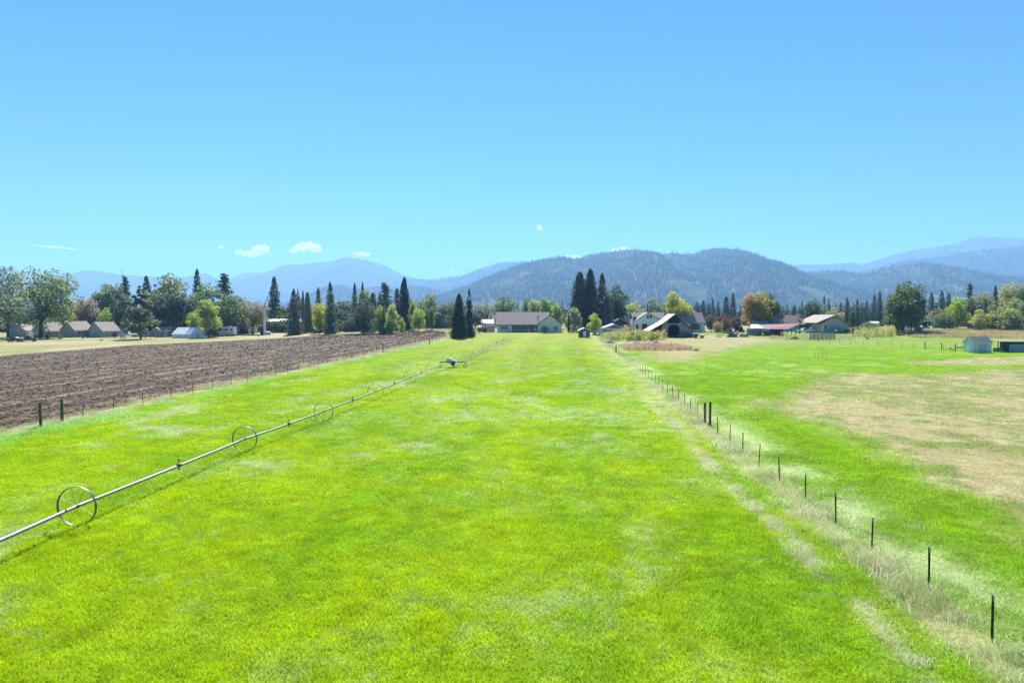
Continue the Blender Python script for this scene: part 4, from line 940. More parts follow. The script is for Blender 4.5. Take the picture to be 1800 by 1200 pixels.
MB().slab((U(1345), -.3, hz_(578)), (U(1385), -.3, hz_(578.2)), (U(1421), 6, hz_(568.8)), (U(1342), 6, hz_(571)), .14).build('roof', METR, g)
MB().slab((U(1318), .2, hz_(577)), (U(1344.8), .2, hz_(577)), (U(1344), 6, hz_(570)), (U(1330), 6, hz_(570)), .12).build('white_roof', METW, g)
for px, y in ((1347, 0), (1358, 0), (1371, 0), (1384, 0), (1398, 3), (1408, 4.3), (1419, 5.6)): MB().box(U(px) - .09, U(px) + .09, y, y + .18, -.3, hz_(577.5) + y * .17).build('post', DARK, g)
MB().box(U(1344), U(1362), 1.0, 1.08, 0, hz_(583)).build('plank_wall', mat('orange_boards', (.22, .12, .06), .85, bump=.5), g); MB().box(U(1362.2), U(1386), 4.4, 4.5, 0, hz_(579)).build('back_wall', DBOARD, g)
MB().box(U(1319), U(1343), 3.4, 3.5, 0, hz_(577.5)).build('end_wall', mat('lilac_panel', (.42, .41, .47), .8), g)
p = on(1466, 246); p.z = zat(584, 246); q = ppm(246); hz_ = lambda py: zat(py, 246) - p.z; U = lambda px: (px - 1466) * q
g = empty('barn', p, 0, 'sage tan gabled barn with a pinkish roof right of the plum-roofed house', 'barn')
MB().prism([(U(1442), -.8), (U(1489), -.8), (U(1489), hz_(570)), (U(1467), hz_(555)), (U(1442), hz_(569.5))], 0, 12, 'y').build('wall', GSID, g)
MB().prism([(U(1434), hz_(568.2)), (U(1467), hz_(554.4)), (U(1492), hz_(571.2)), (U(1492), hz_(570)), (U(1467), hz_(553)), (U(1434), hz_(567))], -.6, 17, 'y').build('roof', mat('pinkish_shingle', (.30, .26, .235), .95, bump=.4), g)
window(g, U(1467), -.03, hz_(559.3), 1.1, .7); door(g, U(1446), -.02, 0, 1.0, 2.2); window(g, U(1451), -.03, hz_(575), 1.0, 1.6)
MB().box(U(1458), U(1476), -.05, -.01, -.4, hz_(573)).build('barn_door', stripes('sage_door', (.33, .35, .29), 'X', .4, .4), g)

# --- cottages on the left
for px, base, rz, lab, eaveh in ((86, 596, 1.25, 'first tan cottage, half covered by the big spreading olive tree', 2.5), (135, 596, 1.25, 'middle one of the three tan cottages, with a white patio awning', 2.7), (183, 595, 1.25, 'right-hand one of the three tan cottages, next to the blue trailer', 2.5)):
    p = on(px, 243 + (px - 86) * .02); g = gable('cottage', p, rz, 6.8, 6.4, eaveh, eaveh + 2.7, TANS, SH_TAN, lab, over=.6, group='tan cottages in a row')
    window(g, -2.0, -3.22, 1.4, 1.1, 1.1, mull=2); window(g, 2.2, -3.22, 1.4, 1.1, 1.1, mull=2); door(g, .3, -3.22, 0, .95, 2.05, m=mat('grey_door', (.30, .31, .32)))
    window(g, -3.42, 0, 1.4, 1.1, 1.0, -math.pi / 2, mull=2)
    MB().tube((1.0, 1.0, eaveh + 2.2), (1.0, 1.0, eaveh + 4.3), .14).build('flue', GALV, g)
    if px == 135:
        MB().slab((.5, -7, 2.3), (5.4, -7, 2.3), (5.4, -3.45, 2.75), (.5, -3.45, 2.75), .08).build('awning', METW, g)
        for xx in (.7, 5.2): MB().tube((xx, -6.8, -.1), (xx, -6.8, 2.25), .05).build('awning_post', WHITE, g)
g = gable('garage', on(42, 247), 1.48, 6, 6.5, 2.4, 4.4, TANS, SH_TAN, 'tan garage at the far left behind the big tree trunk', 'garage'); MB().box(-2, 2, -3.32, -3.26, 0, 2.2).build('garage_door', WHITE, g)
def local_gable(px, base, L, W, e, r, rz, wall, roof, lab, cat='shed', name='shed', **k):
    p = at(px, base); return gable(name, p + Vector((0, W * .4, 0)), rz, L, W, e, r, wall, roof, lab, cat, **k)
g = local_gable(325, 594, 8.6, 5.6, 1.25, 3.4, -.32, WHITE, mat('glossy_white_sheet', (.78, .79, .80), .3), 'low white gabled shed with a glossy roof on the lawn beyond the ploughed field', over=.15, over_g=.1)
MB().box(4.31, 4.36, -.8, .8, 0, 1.9).build('door', mat('grey_white_door', (.55, .56, .56)), g)
g = local_gable(281, 592, 4.2, 3.4, 2.3, 3.3, 1.2, stripes('blue_grey_panel', (.30, .34, .37), 'X', .4), SH_GR, 'blue-grey panel shed left of the low white shed'); door(g, 0, -1.72, 0, .9, 1.9)
g = local_gable(294, 590, 4.5, 4, 2.0, 3.3, 0, mat('maroon_boards', (.10, .055, .05), .85), SH_TAN, 'maroon shed with a sagging tan roof behind the blue-grey shed'); door(g, .6, -2.02, 0, .9, 1.8, m=BROWN)
g = local_gable(345, 590, 3.0, 3.0, 2.4, 3.3, 1.5, BOARD, SH_GR, 'dark weathered shed between the low white shed and the yellow-green tree'); door(g, 0, -1.52, 0, .9, 1.9, m=DBOARD)
g = local_gable(426, 586, 7.0, 7.0, 3.0, 3.7, -.25, CREAM, mat('pale_green_white_roof', (.66, .70, .66), .45), 'cream metal building behind the motorhome', 'building', 'building'); MB().box(-1.8, 1.8, -3.56, -3.51, 0, 2.6).build('roller_door', WHITE, g)
for i, px in enumerate((417.5, 423, 428.5, 434)): tree('arborvitae', px, 574 + (i % 2), 5.5, 0, (.02, .04, .025), '%s dark shrub from the left in the row before the cream building' % ('first', 'second', 'third', 'fourth')[i], 'shrub', base=586.5, group='row of dark shrubs before the cream building')
for i, px in enumerate((443, 450, 457, 474, 480)): tree('bush', px, 569 + (i % 2) * 2, 11, 0, (.085, .10, .03), 'clipped yellowish hedge plant number %s left to right around the frost fan pole' % ('one', 'two', 'three', 'four', 'five')[i], 'shrub', base=583.5, group='yellowish hedge by the frost fan')
q = ppm(300); g = gable('warehouse', on(503, 300), 0, 62 * q, 8, 4.6, 5.6, stripes('blue_white_sheet', (.45, .50, .54), 'X', .5), METW, 'long pale metal warehouse behind the tall dark conifer', 'building', over=.3)
for xx in (-4, 0, 4): MB().box(xx - 1.2, xx + 1.2, -4.06, -4.01, -.3, 3.2).build('roller_door', WHITE, g)
g = local_gable(491, 580, 2.8, 2.6, 1.9, 2.5, 0, stripes('blue_grey_panel', (.30, .34, .37)), SH_GR, 'small grey pump shed right of the frost fan'); door(g, 0, -1.32, 0, .8, 1.7, m=SLATE)
p = at(561, 581); g = empty('shed', p, .15, 'grey flat-roofed pump shed in front of the cone-shaped evergreen', 'shed'); MB().box(-1.7, 1.7, 0, 2.6, -.1, 2.6).build('wall', stripes('blue_grey_panel', (.30, .34, .37)), g); MB().slab((-1.9, -.3, 2.75), (1.9, -.3, 2.75), (1.9, 2.8, 3.0), (-1.9, 2.8, 3.0), .14).build('roof', METW, g); door(g, .7, -.02, 0, .9, 1.9, m=SLATE)
p = at(548, 580); g = empty('carport', p, 0, 'pale roofed carport left of the grey flat-roofed pump shed', 'shelter'); MB().slab((-2, 0, 2.3), (1.8, 0, 2.3), (1.8, 3, 2.5), (-2, 3, 2.5), .1).build('roof', mat('pale_yellow_roof', (.5, .5, .38)), g)
for sx in (-1.8, 1.6):
    for sy in (.2, 2.8): MB().tube((sx, sy, -.1), (sx, sy, 2.25), .05).build('post', GALV, g)
g = local_gable(581, 581, 2.6, 2.4, 1.9, 2.6, 0, WSID, SH_GR, 'small pale shed beside the parked white truck'); door(g, 0, -1.22, 0, .8, 1.7)
board_fence('board_fence', on(634, 262), on(660, 265), 1.8, mat('blue_grey_boards', (.22, .25, .28), .85), 'grey board fence right of the parked white truck')
# --- right side yard buildings
p = at(1727, 620); q = ppm(p.y); hz_ = lambda py: zat(py, p.y) - p.z
g = gable('shed', p + Vector((0, 1.4, 0)), .16, 4.5, 2.5, hz_(602), hz_(593.5), stripes('blue_white_boards', (.70, .67, .65), 'X', .2, .6), SH_GR, 'grey-roofed white garden shed at the right end of the paddock', 'shed', over=.2, over_g=.15, base=-.2)
MB().box(-.9, .9, -1.30, -1.255, .05, 1.85).build('door', stripes('blue_boards', (.52, .52, .53), 'X', .2, .6), g); MB().box(-2.32, -2.26, -.55, .55, .05, 1.8).build('side_door', WHITE, g)
p = at(1778, 619); g = empty('lean_to', p, .05, 'low rusty-roofed animal shelter beside the white garden shed', 'shelter')
MB().slab((-3.0, 0, 2.35), (6, -.1, 2.25), (6, 3, 2.5), (-3.0, 3, 2.6), .09).build('roof', mat('rusted_sheet', (.24, .20, .16), .8, .3, .25), g)
for sx in (-2.8, -.7, 2.0, 5.6):
    for sy in (.2, 2.7): MB().tube((sx, sy, -.2), (sx, sy, 2.3), .06).build('post', WOODP, g)
MB().box(-.4, 6, 2.6, 2.66, -.1, 2.3).build('back_wall', SLATE, g); MB().box(-.3, 5.5, .12, .18, 0, 1.7).build('panel', stripes('blue_grey_panel', (.30, .34, .37)), g)
MB().box(-2.9, -.6, 1.4, 1.46, 0, .9).build('low_wall', BOARD, g)
p = at(1630, 578.5); q = ppm(p.y); g = empty('timber_frame', p, 0, 'open white timber frame like a goalpost with a dark bay behind', 'shelter'); hz_ = lambda py: zat(py, p.y) - p.z
for dx in (-12, 11.5): MB().box(dx * q - .16, dx * q + .16, 0, .3, -.2, hz_(560)).build('post', TRIM, g)
MB().box(-12 * q + .17, 11.5 * q - .17, .02, .28, hz_(564.5), hz_(562.8)).build('beam', TRIM, g); MB().box(-12.5 * q, 12.5 * q, -.02, .32, hz_(559.9), hz_(558.2)).build('top_beam', TRIM, g)
for dx in (-5, 0, 5): MB().box(dx * q - .08, dx * q + .08, .05, .25, hz_(562.7), hz_(560)).build('strut', TRIM, g)
MB().box(-11 * q, 11 * q, 5.0, 5.1, -.2, hz_(559)).build('back_wall', INSIDE, g); MB().slab((-12 * q, .4, hz_(558.0)), (12 * q, .4, hz_(558.0)), (12 * q, 5.4, hz_(559)), (-12 * q, 5.4, hz_(559)), .1).build('roof', DARK, g)  # back of the bay coloured near-black as its shade
p = at(1720, 577.5); q = ppm(p.y); g = empty('lean_to', p, 0, 'dark boarded lean-to under the yellowish low tree', 'shelter')
MB().box(-14 * q, 13 * q, 2, 2.1, -.2, 3.4).build('wall', DBOARD, g); MB().slab((-15 * q, -1, 3.1), (14 * q, -1, 3.1), (14 * q, 3, 3.6), (-15 * q, 3, 3.6), .12).build('roof', mat('dark_rust_sheet', (.07, .05, .045), .8), g)
for dx in (-14, -4, 5, 13): MB().box(dx * q - .1, dx * q + .1, -.9, -.7, -.2, 3.0).build('post', DBOARD, g)
MB().box(-13 * q, -3 * q, 1.0, 1.9, 0, 1.2).build('crate', SLATE, g)
g = local_gable(1538, 575, 3.0, 2.6, 1.9, 2.4, 0, mat('peach_boards', (.40, .31, .22), .85), TRIM, 'small peach shed with white corner boards beyond the corn'); door(g, .4, -1.32, 0, .8, 1.6, m=BROWN)
g = local_gable(1692, 574, 3.4, 3, 2.0, 2.6, 0, mat('olive_cream_boards', (.36, .36, .25), .85), SH_GR, 'small pale hut at the left end of the dark lean-to'); window(g, -.6, -1.52, 1.5, .7, .6)
# ------------------------------------------------------------------ wire fences
def along(line, step, y0=None, y1=None):
    """points every `step` metres on the ground along a traced line"""
    out_ = []; d = 0; nxt = 0
    for a, b in zip(line[:-1], line[1:]):
        L = (b - a).length; 
        while nxt <= d + L:
            q = a.lerp(b, (nxt - d) / L); out_.append(Vector((q.x, q.y, gz(q.x, q.y)))); nxt += step
        d += L
    return out_
TPOST = MB().box(-.019, .019, -.006, .006, -.3, 1.32).box(-.006, .006, .006, .034, -.3, 1.32)
for z in np.arange(.2, 1.3, .11): TPOST.box(-.012, .012, -.012, -.006, z, z + .03)
TP = TPOST.mesh('post', mat('green_black_post_paint', (.018, .022, .020), .6, var=.3))
TPW = MB().box(-.019, .019, -.007, .007, 1.16, 1.325).mesh('post_tip', mat('worn_white_tip', (.30, .31, .30), .6))
WP = MB().path([(0, 0, -.3), (0, 0, .9), (0, 0, 1.75)], [.085, .08, .075], 9).mesh('post', WOODP)
def wire_fence(name, line, step, heights, label, wood=(), clip=True, tops=True):
    pts = along(line, step); o = empty(name, pts[0], 0, label, 'fence'); b = pts[0]
    for i, p in enumerate(pts):
        if any((p - w_).length < step * .35 for w_ in wood): continue
        c = link('post', TP, o, p - b, (rng.normal() * .025, rng.normal() * .025, rng.uniform(0, .6)), (1.3, 1.3, 1 + rng.normal() * .02))
        if tops and p.y < 90: link('post_tip', TPW, c)
    for p in wood: link('post', WP, o, p - b, (rng.normal() * .02, rng.normal() * .02, rng.uniform(0, 3)), (1.25, 1.25, 1 + rng.normal() * .05))
    for h in heights:
        w_ = MB()
        for p, q in zip(pts[:-1], pts[1:]):
            if p.y > 130: break
            m = p.lerp(q, .5) - b + Vector((0, 0, h - .015)); w_.tube(p - b + Vector((0, -.02, h)), m, .003, n=3, cap=False); w_.tube(m, q - b + Vector((0, -.02, h)), .003, n=3, cap=False)
        w_.build('wire', mat('dull_wire', (.10, .105, .10), .6, .5), o)
    return o
RSTEP = sum((a - b).length for a, b in zip(RF[:9], RF[1:10])) / 9; ext = RF[0] + (RF[0] - RF[1]).normalized() * RSTEP * 3
woodR = [at(1241, 745), at(1250, 751), at(1083, 621)]
fence_r = wire_fence('wire_fence', [Vector((ext.x, ext.y, 0))] + RF, RSTEP, (.25, .50, .75, 1.0, 1.25), 'long dark T-post wire fence running down the right side of the bright pasture', woodR)
MB().tube(woodR[0] - fence_r.location + Vector((0, 0, 1.15)), woodR[1] - fence_r.location + Vector((0, 0, .55)), .05).build('brace', mat('pale_rail_wood', (.34, .26, .17), .85), fence_r)
woodL = [at(67, 752), at(105, 742), at(673, 619), at(755, 605)]
wire_fence('wire_fence', [Vector((LF[0].x, LF[0].y - 16, 0))] + LF, 4.2, (.3, .6, .9, 1.2), 'wire fence with two stout wooden posts between the ploughed field and the pasture', woodL)
# paddock fences at the right
woodK = [at(1627, 614), at(1656, 614), at(1681, 618)]
wire_fence('wire_fence', [at(1440, 602), at(1500, 606), at(1560, 609), at(1627, 614.5), at(1660, 615), at(1700, 619)], 3.6, (.4, .8, 1.2), 'thin wire fence with three tall wooden posts in front of the sheep', woodK, tops=False)
wire_fence('wire_fence', [at(1500, 590), at(1560, 592), at(1620, 594), at(1700, 596)], 2.4, (.4, .8, 1.2), 'line of close-set thin stakes across the far green paddock', tops=False)
wire_fence('wire_fence', [at(1530, 592), at(1600, 592.5), at(1640, 590)], 5.5, (.5, 1.0), 'short post fence in front of the tall yellow corn', [at(1541, 592), at(1560, 591.5), at(1607, 589)], tops=False)
# stakes standing alone in the paddock
for i, px in enumerate((1434, 1440.5, 1446.5, 1453.5)):
    p = at(px, 630 + (i % 2) * 1.5); o = empty('stake', p, 0, '%s thin leaning stake from the left standing alone in the bright green paddock' % ('first', 'second', 'third', 'fourth')[i], 'stake', 'thin stakes in the green paddock')
    MB().tube((.05, 0, -.2), (-.12, 0, 1.55), .022, n=5).build('pole', DARK, o)
# field gate by the white shed
p = at(1698, 619); g = empty('field_gate', p, .12, 'low dark tube gate in front of the white garden shed', 'gate')
MB().tube((0, 0, -.2), (0, 0, 1.7), .06).build('post', WOODP, g); MB().tube((3.6, 0, -.2), (3.6, 0, 1.55), .07).build('post', DARK, g)
for z in (.35, .7, 1.1): MB().tube((.1, 0, z), (3.5, 0, z), .028, n=6).build('rail', DARK, g)
MB().tube((1.8, 0, .3), (1.8, 0, 1.1), .025, n=6).build('stile', DARK, g)

# ------------------------------------------------------------------ wheel line irrigation
wl_px = [(0, 989), (127, 928), (427, 795), (567, 741), (659, 702), (720, 674), (757, 658), (795, 645.5), (822, 633), (845, 622), (868, 610), (893, 599)]
WLP = [at(*p) for p in wl_px]
xs_ = np.array([p.x for p in WLP]); ys_ = np.array([p.y for p in WLP]); cf = np.polyfit(ys_, xs_, 2)
y1_ = WLP[-1].y
wheels_y = [WLP[1].y, WLP[2].y, WLP[3].y, WLP[4].y, WLP[5].y, WLP[6].y]
step = (wheels_y[5] - wheels_y[0]) / 5
wheels_y = [wheels_y[0] - step] + wheels_y
mover_y = at(795, 645.5).y
yy = wheels_y[-1] + step
while yy < y1_ - 2:
    if abs(yy - mover_y) > 3: wheels_y.append(yy)
    yy += step * .97
XW = lambda y: float(np.interp(y, ys_, xs_)) if y >= ys_[0] else float(xs_[0] + (y - ys_[0]) * .03)
RADW = .80
o = empty('irrigation_line', (XW(30), 30, gz(XW(30), 30)), 0, 'long aluminium wheel-line irrigation pipe rolling on thin spoked wheels across the pasture', 'irrigation line')
ob = o.location.copy()
def wp(y, h=RADW): return Vector((XW(y), y, gz(XW(y), y) + h)) - ob
ALU = mat('dull_aluminium', (.20, .205, .21), .5, .3, .2); ALUW = mat('wheel_aluminium', (.11, .11, .115), .5, .3, .2)
stops = [13] + sorted(wheels_y) + [y1_]
for a, b in zip(stops[:-1], stops[1:]):
    pm_ = MB(); pts = [wp(a + (b - a) * i / 4, RADW - (.035 * math.sin(math.pi * i / 4) if i else 0)) for i in range(5)]
    for p, q in zip(pts[:-1], pts[1:]): pm_.tube(p, q, .068, n=10)
    pm_.build('pipe', ALU, o, smooth=False)
for y in wheels_y:
    ax = (wp(y + 1) - wp(y - 1)).normalized(); c = wp(y)
    wh = link('wheel', MB().ring((0, 0, 0), ax, .085, .10, .03, 12).mesh('wheel', DARK), o, c)
    MB().ring((0, 0, 0), ax, RADW, .11, .022, 40).build('rim', ALUW, wh)
    u = Vector((0, 0, 1)); v_ = ax.cross(u).normalized(); u = v_.cross(ax).normalized(); ph = rng.uniform(0, 1)
    for k in range(8):
        t = ph + k * math.pi / 4; d = u * math.cos(t) + v_ * math.sin(t); link('spoke', MB().tube(d * .12 + ax * .04 * (-1) ** k, d * (RADW - .015), .007, n=4).mesh('spoke', ALUW), wh)
for a, b in zip(sorted(wheels_y)[:-1], sorted(wheels_y)[1:]):
    y = (a + b) / 2; c = wp(y); ax = (wp(y + 1) - wp(y - 1)).normalized()
    s = link('sprinkler', MB().tube(-ax * .10, ax * .10, .10, n=10).mesh('sprinkler', DARK), o, c)
    MB().tube((0, 0, .08), (0, 0, .30), .022, n=6).tube((-.07, 0, .25), (.07, 0, .29), .028, n=6).build('sprinkler_head', DARK, s)
    MB().tube((0, 0, -.10), (0, 0, -.24), .035, n=6).build('drain', DARK, s)
# the drive unit in the middle of the line
mc = at(795, 645.5); q = ppm(mc.y)
mv = link('drive_unit', MB().box(-.35, .45, -.5, .5, .55, .85).box(-.1, .35, -.3, .3, .25, .55).mesh('drive_unit', DARK), o, Vector((XW(mc.y), mc.y, mc.z)) - ob)
MB().box(-2.05, 2.15, -.55, -.43, .78, .90).box(-2.05, 2.15, .43, .55, .78, .90).box(-2.05, -1.95, -.43, .43, .80, .88).box(2.05, 2.15, -.43, .43, .80, .88).build('frame', DARK, mv)
MB().prism([(-1.05, .92), (-.95, 1.30), (-.60, 1.48), (-.25, 1.42), (.35, 1.12), (.75, .98), (.75, .92)], -.42, .42, 'y').build('cowl', mat('pale_blue_white_cowl', (.58, .62, .66), .4), mv, bevel=.05)
for sx in (-1.95, 2.05):
    for sy in (-.5, .5):
        w2 = link('wheel', MB().ring((0, 0, 0), (0, 1, 0), .33, .10, .025, 20).mesh('wheel', RUST), mv, (sx, sy, .31))
        for k in range(6): link('spoke', MB().tube((0, 0, 0), (.31 * math.cos(k * 1.047), 0, .31 * math.sin(k * 1.047)), .01, n=4).mesh('spoke', RUST), w2)

# ------------------------------------------------------------------ frost fan
p = at(465, 588.5); q = ppm(p.y); g = empty('frost_fan', p, 0, 'tall white orchard frost fan with a tilted dark blade behind the ploughed field', 'wind machine')
ph = zat(540, p.y) - p.z
MB().tube((0, 0, 0), (0, 0, ph * .48), .5, .46, 12).tube((0, 0, ph * .48), (0, 0, ph), .46, .34, 12).build('tower', WHITE, g, smooth=False)
MB().box(-.25, .3, -.35, .35, ph, ph + .5).build('gearbox', GALV, g, bevel=.05)
hub = Vector((.1, -.45, ph + .3))
for s_ in (1, -1):
    bl = MB(); d = Vector((.36, 0, .93)) * s_; n_ = Vector((.93, 0, -.36))
    e = hub + d * (3.2 if s_ > 0 else 1.6); bl.add([hub - n_ * .16, hub + n_ * .16, e + n_ * .10, e - n_ * .10, hub - n_ * .16 + Vector((0, .06, 0)), hub + n_ * .16 + Vector((0, .06, 0)), e + n_ * .10 + Vector((0, .03, 0)), e - n_ * .10 + Vector((0, .03, 0))],
           [(0, 1, 2, 3), (7, 6, 5, 4), (0, 4, 5, 1), (1, 5, 6, 2), (2, 6, 7, 3), (3, 7, 4, 0)]); bl.build('blade', mat('grey_blade', (.22, .24, .27), .5), g)
MB().box(-1.5, -.42, -.6, .6, .05, 1.25).build('engine_box', DARK, g, bevel=.06)
tk = MB()
for i in range(14):
    a0 = 2 * math.pi * i / 14; a1 = 2 * math.pi * (i + 1) / 14
tk.tube((.55, 0, .75), (2.2, 0, .75), .62, n=16); tk.tube((.35, 0, .75), (.55, 0, .75), .38, .62, 16); tk.tube((2.2, 0, .75), (2.42, 0, .75), .62, .38, 16); tk.build('fuel_tank', WHITE, g)
for xx in (.8, 1.9): MB().box(xx - .08, xx + .08, -.4, .4, 0, .3).build('cradle', DARK, g)
# lattice mast between the trees
p = on(217, 290); g = empty('radio_mast', p, 0, 'thin lattice mast with a whip antenna rising above the left trees', 'mast'); H = zat(474, 290) - p.z; mm_ = MB()
for k in range(3):
    a = k * 2.094; mm_.tube((.5 * math.cos(a), .5 * math.sin(a), 0), (.12 * math.cos(a), .12 * math.sin(a), H * .93), .035, n=5)
n_ = 24
for i in range(n_):
    z0, z1 = H * .93 * i / n_, H * .93 * (i + 1) / n_; r0, r1 = .5 - .38 * i / n_, .5 - .38 * (i + 1) / n_
    for k in range(3):
        a = k * 2.094; b_ = (k + 1) * 2.094; mm_.tube((r0 * math.cos(a), r0 * math.sin(a), z0), (r1 * math.cos(b_), r1 * math.sin(b_), z1), .02, n=4, cap=False)
mm_.build('lattice', GALV, g); MB().tube((0, 0, H * .9), (0, 0, H), .04, .015, 5).build('whip', DARK, g)
for z in (.955, .975): MB().box(-.9, .9, -.03, .03, H * z, H * z + .06).build('antenna_arm', DARK, g)

# ------------------------------------------------------------------ power line across the back
poles = [(330, 292, 548), (627, 290, 545), (858, 288, 543)]
PL = [light_pole(px, Y, top, 'plain utility pole %s' % lab, .13, False, 1.1) for (px, Y, top), lab in zip([(-60, 292, 545), (312, 290, 546), (627, 288, 546)], ('beyond the left edge of the photo', 'behind the trees above the white gabled shed', 'behind the dark tree over the parked white truck'))]
PL += [light_pole(1516, 288, 531, 'bare utility pole right of the tan barn', .14, False, 1.1)]
def wires(name, a, b, offs, label, sag=1.2):
    o = empty(name, a, 0, label, 'power line')
    for dx, dz in offs:
        m = MB(); pts = []
        for i in range(25):
            t = i / 24; p = a.lerp(b, t); pts.append(Vector((p.x, p.y + dx, p.z + dz - sag * 4 * t * (1 - t))) - a)
        for p, q in zip(pts[:-1], pts[1:]): m.tube(p, q, .03, n=4, cap=False)
        m.build('wire', mat('bright_wire', (.45, .47, .48), .4, .6), o)
for (A, B_, lab) in ((0, 1, 'power wires over the tan cottages'), (1, 2, 'power wires crossing in front of the left trees'),):
    wires('power_line', Vector((PL[A].location.x, PL[A].location.y, zat(549, 290))), Vector((PL[B_].location.x, PL[B_].location.y, zat(549, 288))), [(-.5, 0), (.5, 0), (0, -1.6)], lab)
wires('power_line', Vector((PL[2].location.x, PL[2].location.y, zat(549, 288))), on(858, 285) + Vector((0, 0, 8.2)), [(0, 0), (0, -1.5)], 'power wires running towards the dark grey gabled barn')
wires('power_line', on(1225, 300) + Vector((0, 0, 9.5)), Vector((PL[3].location.x, PL[3].location.y, zat(541, 288))), [(-.5, 0), (.5, .6), (0, -1.6)], 'power wires above the plum-roofed house')
wires('power_line', Vector((PL[3].location.x, PL[3].location.y, zat(541, 288))), on(1760, 300) + Vector((0, 0, 9.0)), [(-.5, 0), (0, -1.2)], 'power wires behind the big dark green tree')

# ------------------------------------------------------------------ vehicles
def wheelset(o, xs, y, r, w_=.24):
    for x in xs:
        for s_ in (-1, 1):
            t = link('wheel', MB().ring((0, 0, 0), (0, 1, 0), r, w_, r * .38, 16).mesh('tyre', RUBBER), o, (x, s_ * y, r))
            MB().tube((0, -w_ * .35, 0), (0, w_ * .35, 0), r * .62, n=12).build('rim', GALV, t)
def vehicle(kind, px, base, rz, col, label, cat, group=None, ghost=None):
    p = at(px, base); o = empty({'pickup': 'pickup_truck', 'suv': 'parked_car', 'car': 'parked_car', 'van': 'parked_van'}[kind], p, rz, label, cat, group)
    paint = mat('paint_%d_%d_%d' % tuple(int(c * 99) for c in col), col, .3, 0, .03, spec=.5)
    if kind == 'pickup':
        L, W = 2.8, .95
        body = [(-L, .50), (-L, 1.02), (-.55, 1.05), (-.55, 1.05), (1.35, 1.08), (2.55, 1.0), (L, .88), (L, .48), (2.3, .42), (-2.3, .42)]
        cab = [(-.50, 1.05), (-.38, 1.72), (.85, 1.74), (1.45, 1.08)]
        win = [(-.38, 1.14), (-.29, 1.62), (.80, 1.64), (1.22, 1.14)]
    elif kind == 'suv':
        L, W = 2.35, .92
        body = [(-L, .50), (-L, 1.05), (1.1, 1.08), (2.1, .98), (L, .82), (L, .45), (-L + .2, .42)]
        cab = [(-2.25, 1.05), (-2.05, 1.74), (.35, 1.76), (1.15, 1.08)]; win = [(-2.0, 1.14), (-1.88, 1.62), (.30, 1.66), (.92, 1.14)]
    elif kind == 'van':
        L, W = 2.6, .98
        body = [(-L, .45), (-L, 1.2), (1.9, 1.15), (2.45, .95), (L, .75), (L, .42)]
        cab = [(-2.55, 1.2), (-2.5, 2.1), (1.0, 2.1), (1.9, 1.15)]; win = [(-.5, 1.3), (-.5, 1.9), (.95, 1.9), (1.6, 1.3)]
    else:
        L, W = 2.25, .88
        body = [(-L, .45), (-L + .05, .92), (-1.3, .95), (1.0, .95), (2.05, .82), (L, .65), (L, .38), (-L + .2, .36)]
        cab = [(-1.7, .93), (-1.0, 1.42), (.3, 1.42), (1.1, .94)]; win = [(-1.45, .98), (-.95, 1.34), (.25, 1.34), (.88, .98)]
    MB().prism(body, -W, W, 'y').build('body', paint, o, bevel=.04)
    MB().prism(cab, -W + .12, W - .12, 'y').build('cab', paint, o, bevel=.04)
    gl = MB().prism(win, -W + .105, W - .105, 'y')
    fx0, fx1 = cab[-1][0], cab[-2][0]; gl.add([(fx0 - .03, -W + .22, cab[-1][1] + .06), (fx0 - .03, W - .22, cab[-1][1] + .06), (fx1 + .06, W - .24, cab[-2][1] - .08), (fx1 + .06, -W + .24, cab[-2][1] - .08)], [(0, 1, 2, 3)])
    gl.build('window', GLASS, o)
    r = .40 if kind in ('pickup', 'van') else .35
    wheelset(o, (-L + .85, L - .85), W - .10, r)
    for s_ in (-1, 1): MB().box(L - .04, L + .02, s_ * (W - .28) - .14, s_ * (W - .28) + .14, .68, .82).build('headlight', mat('lamp_glass', (.6, .6, .58), .2), o)
    MB().box(-L - .06, -L, -W + .05, W - .05, .42, .56).box(L, L + .07, -W + .05, W - .05, .40, .54).build('bumper', DARK if kind == 'suv' else GALV, o)
    return o
VW = (.70, .71, .72); VD = (.04, .045, .05)
vehicle('pickup', 225, 592, 3.25, VW, 'white pickup parked left of the broad cone-shaped tree', 'pickup')
vehicle('suv', 256, 592.5, 2.6, (.30, .20, .17), 'brownish car half hidden behind the trunk of the cone-shaped tree', 'car')
vehicle('van', 263, 590.5, .2, (.22, .28, .33), 'blue-grey van right of the trunk of the cone-shaped tree', 'van')
vehicle('pickup', 46, 600, .4, VD, 'dark pickup parked in the shade of the big spreading olive tree', 'pickup')
vehicle('car', 27, 600.5, .1, (.03, .035, .04), 'low dark car at the far left under the trees', 'car')
vehicle('pickup', 371, 590, 3.3, (.17, .05, .045), 'dark red pickup parked before the motorhome', 'pickup')
vehicle('pickup', 605, 580.5, .05, VW, 'long white pickup parked under the dark low-branched tree', 'pickup')
vehicle('suv', 616, 579.5, .4, (.55, .56, .58), 'pale silver car touching the long white pickup under the tree', 'car')
vehicle('suv', 641, 579, 1.2, (.05, .055, .06), 'black car right of the long white pickup', 'car')
vehicle('van', 628, 577.5, 1.4, VW, 'white van behind the black car', 'van')
vehicle('car', 653, 577.5, .5, (.55, .55, .56), 'white-roofed car behind the grey board fence', 'car')
vehicle('suv', 736, 578.5, .1, (.50, .48, .44), 'beige car parked left of the dark grey gabled barn', 'car')
vehicle('suv', 1428, 584, 2.9, (.55, .57, .60), 'silver car parked before the plum-roofed house porch', 'car')
vehicle('pickup', 1412, 585, .2, VW, 'white pickup parked under the red lean-to end', 'pickup')
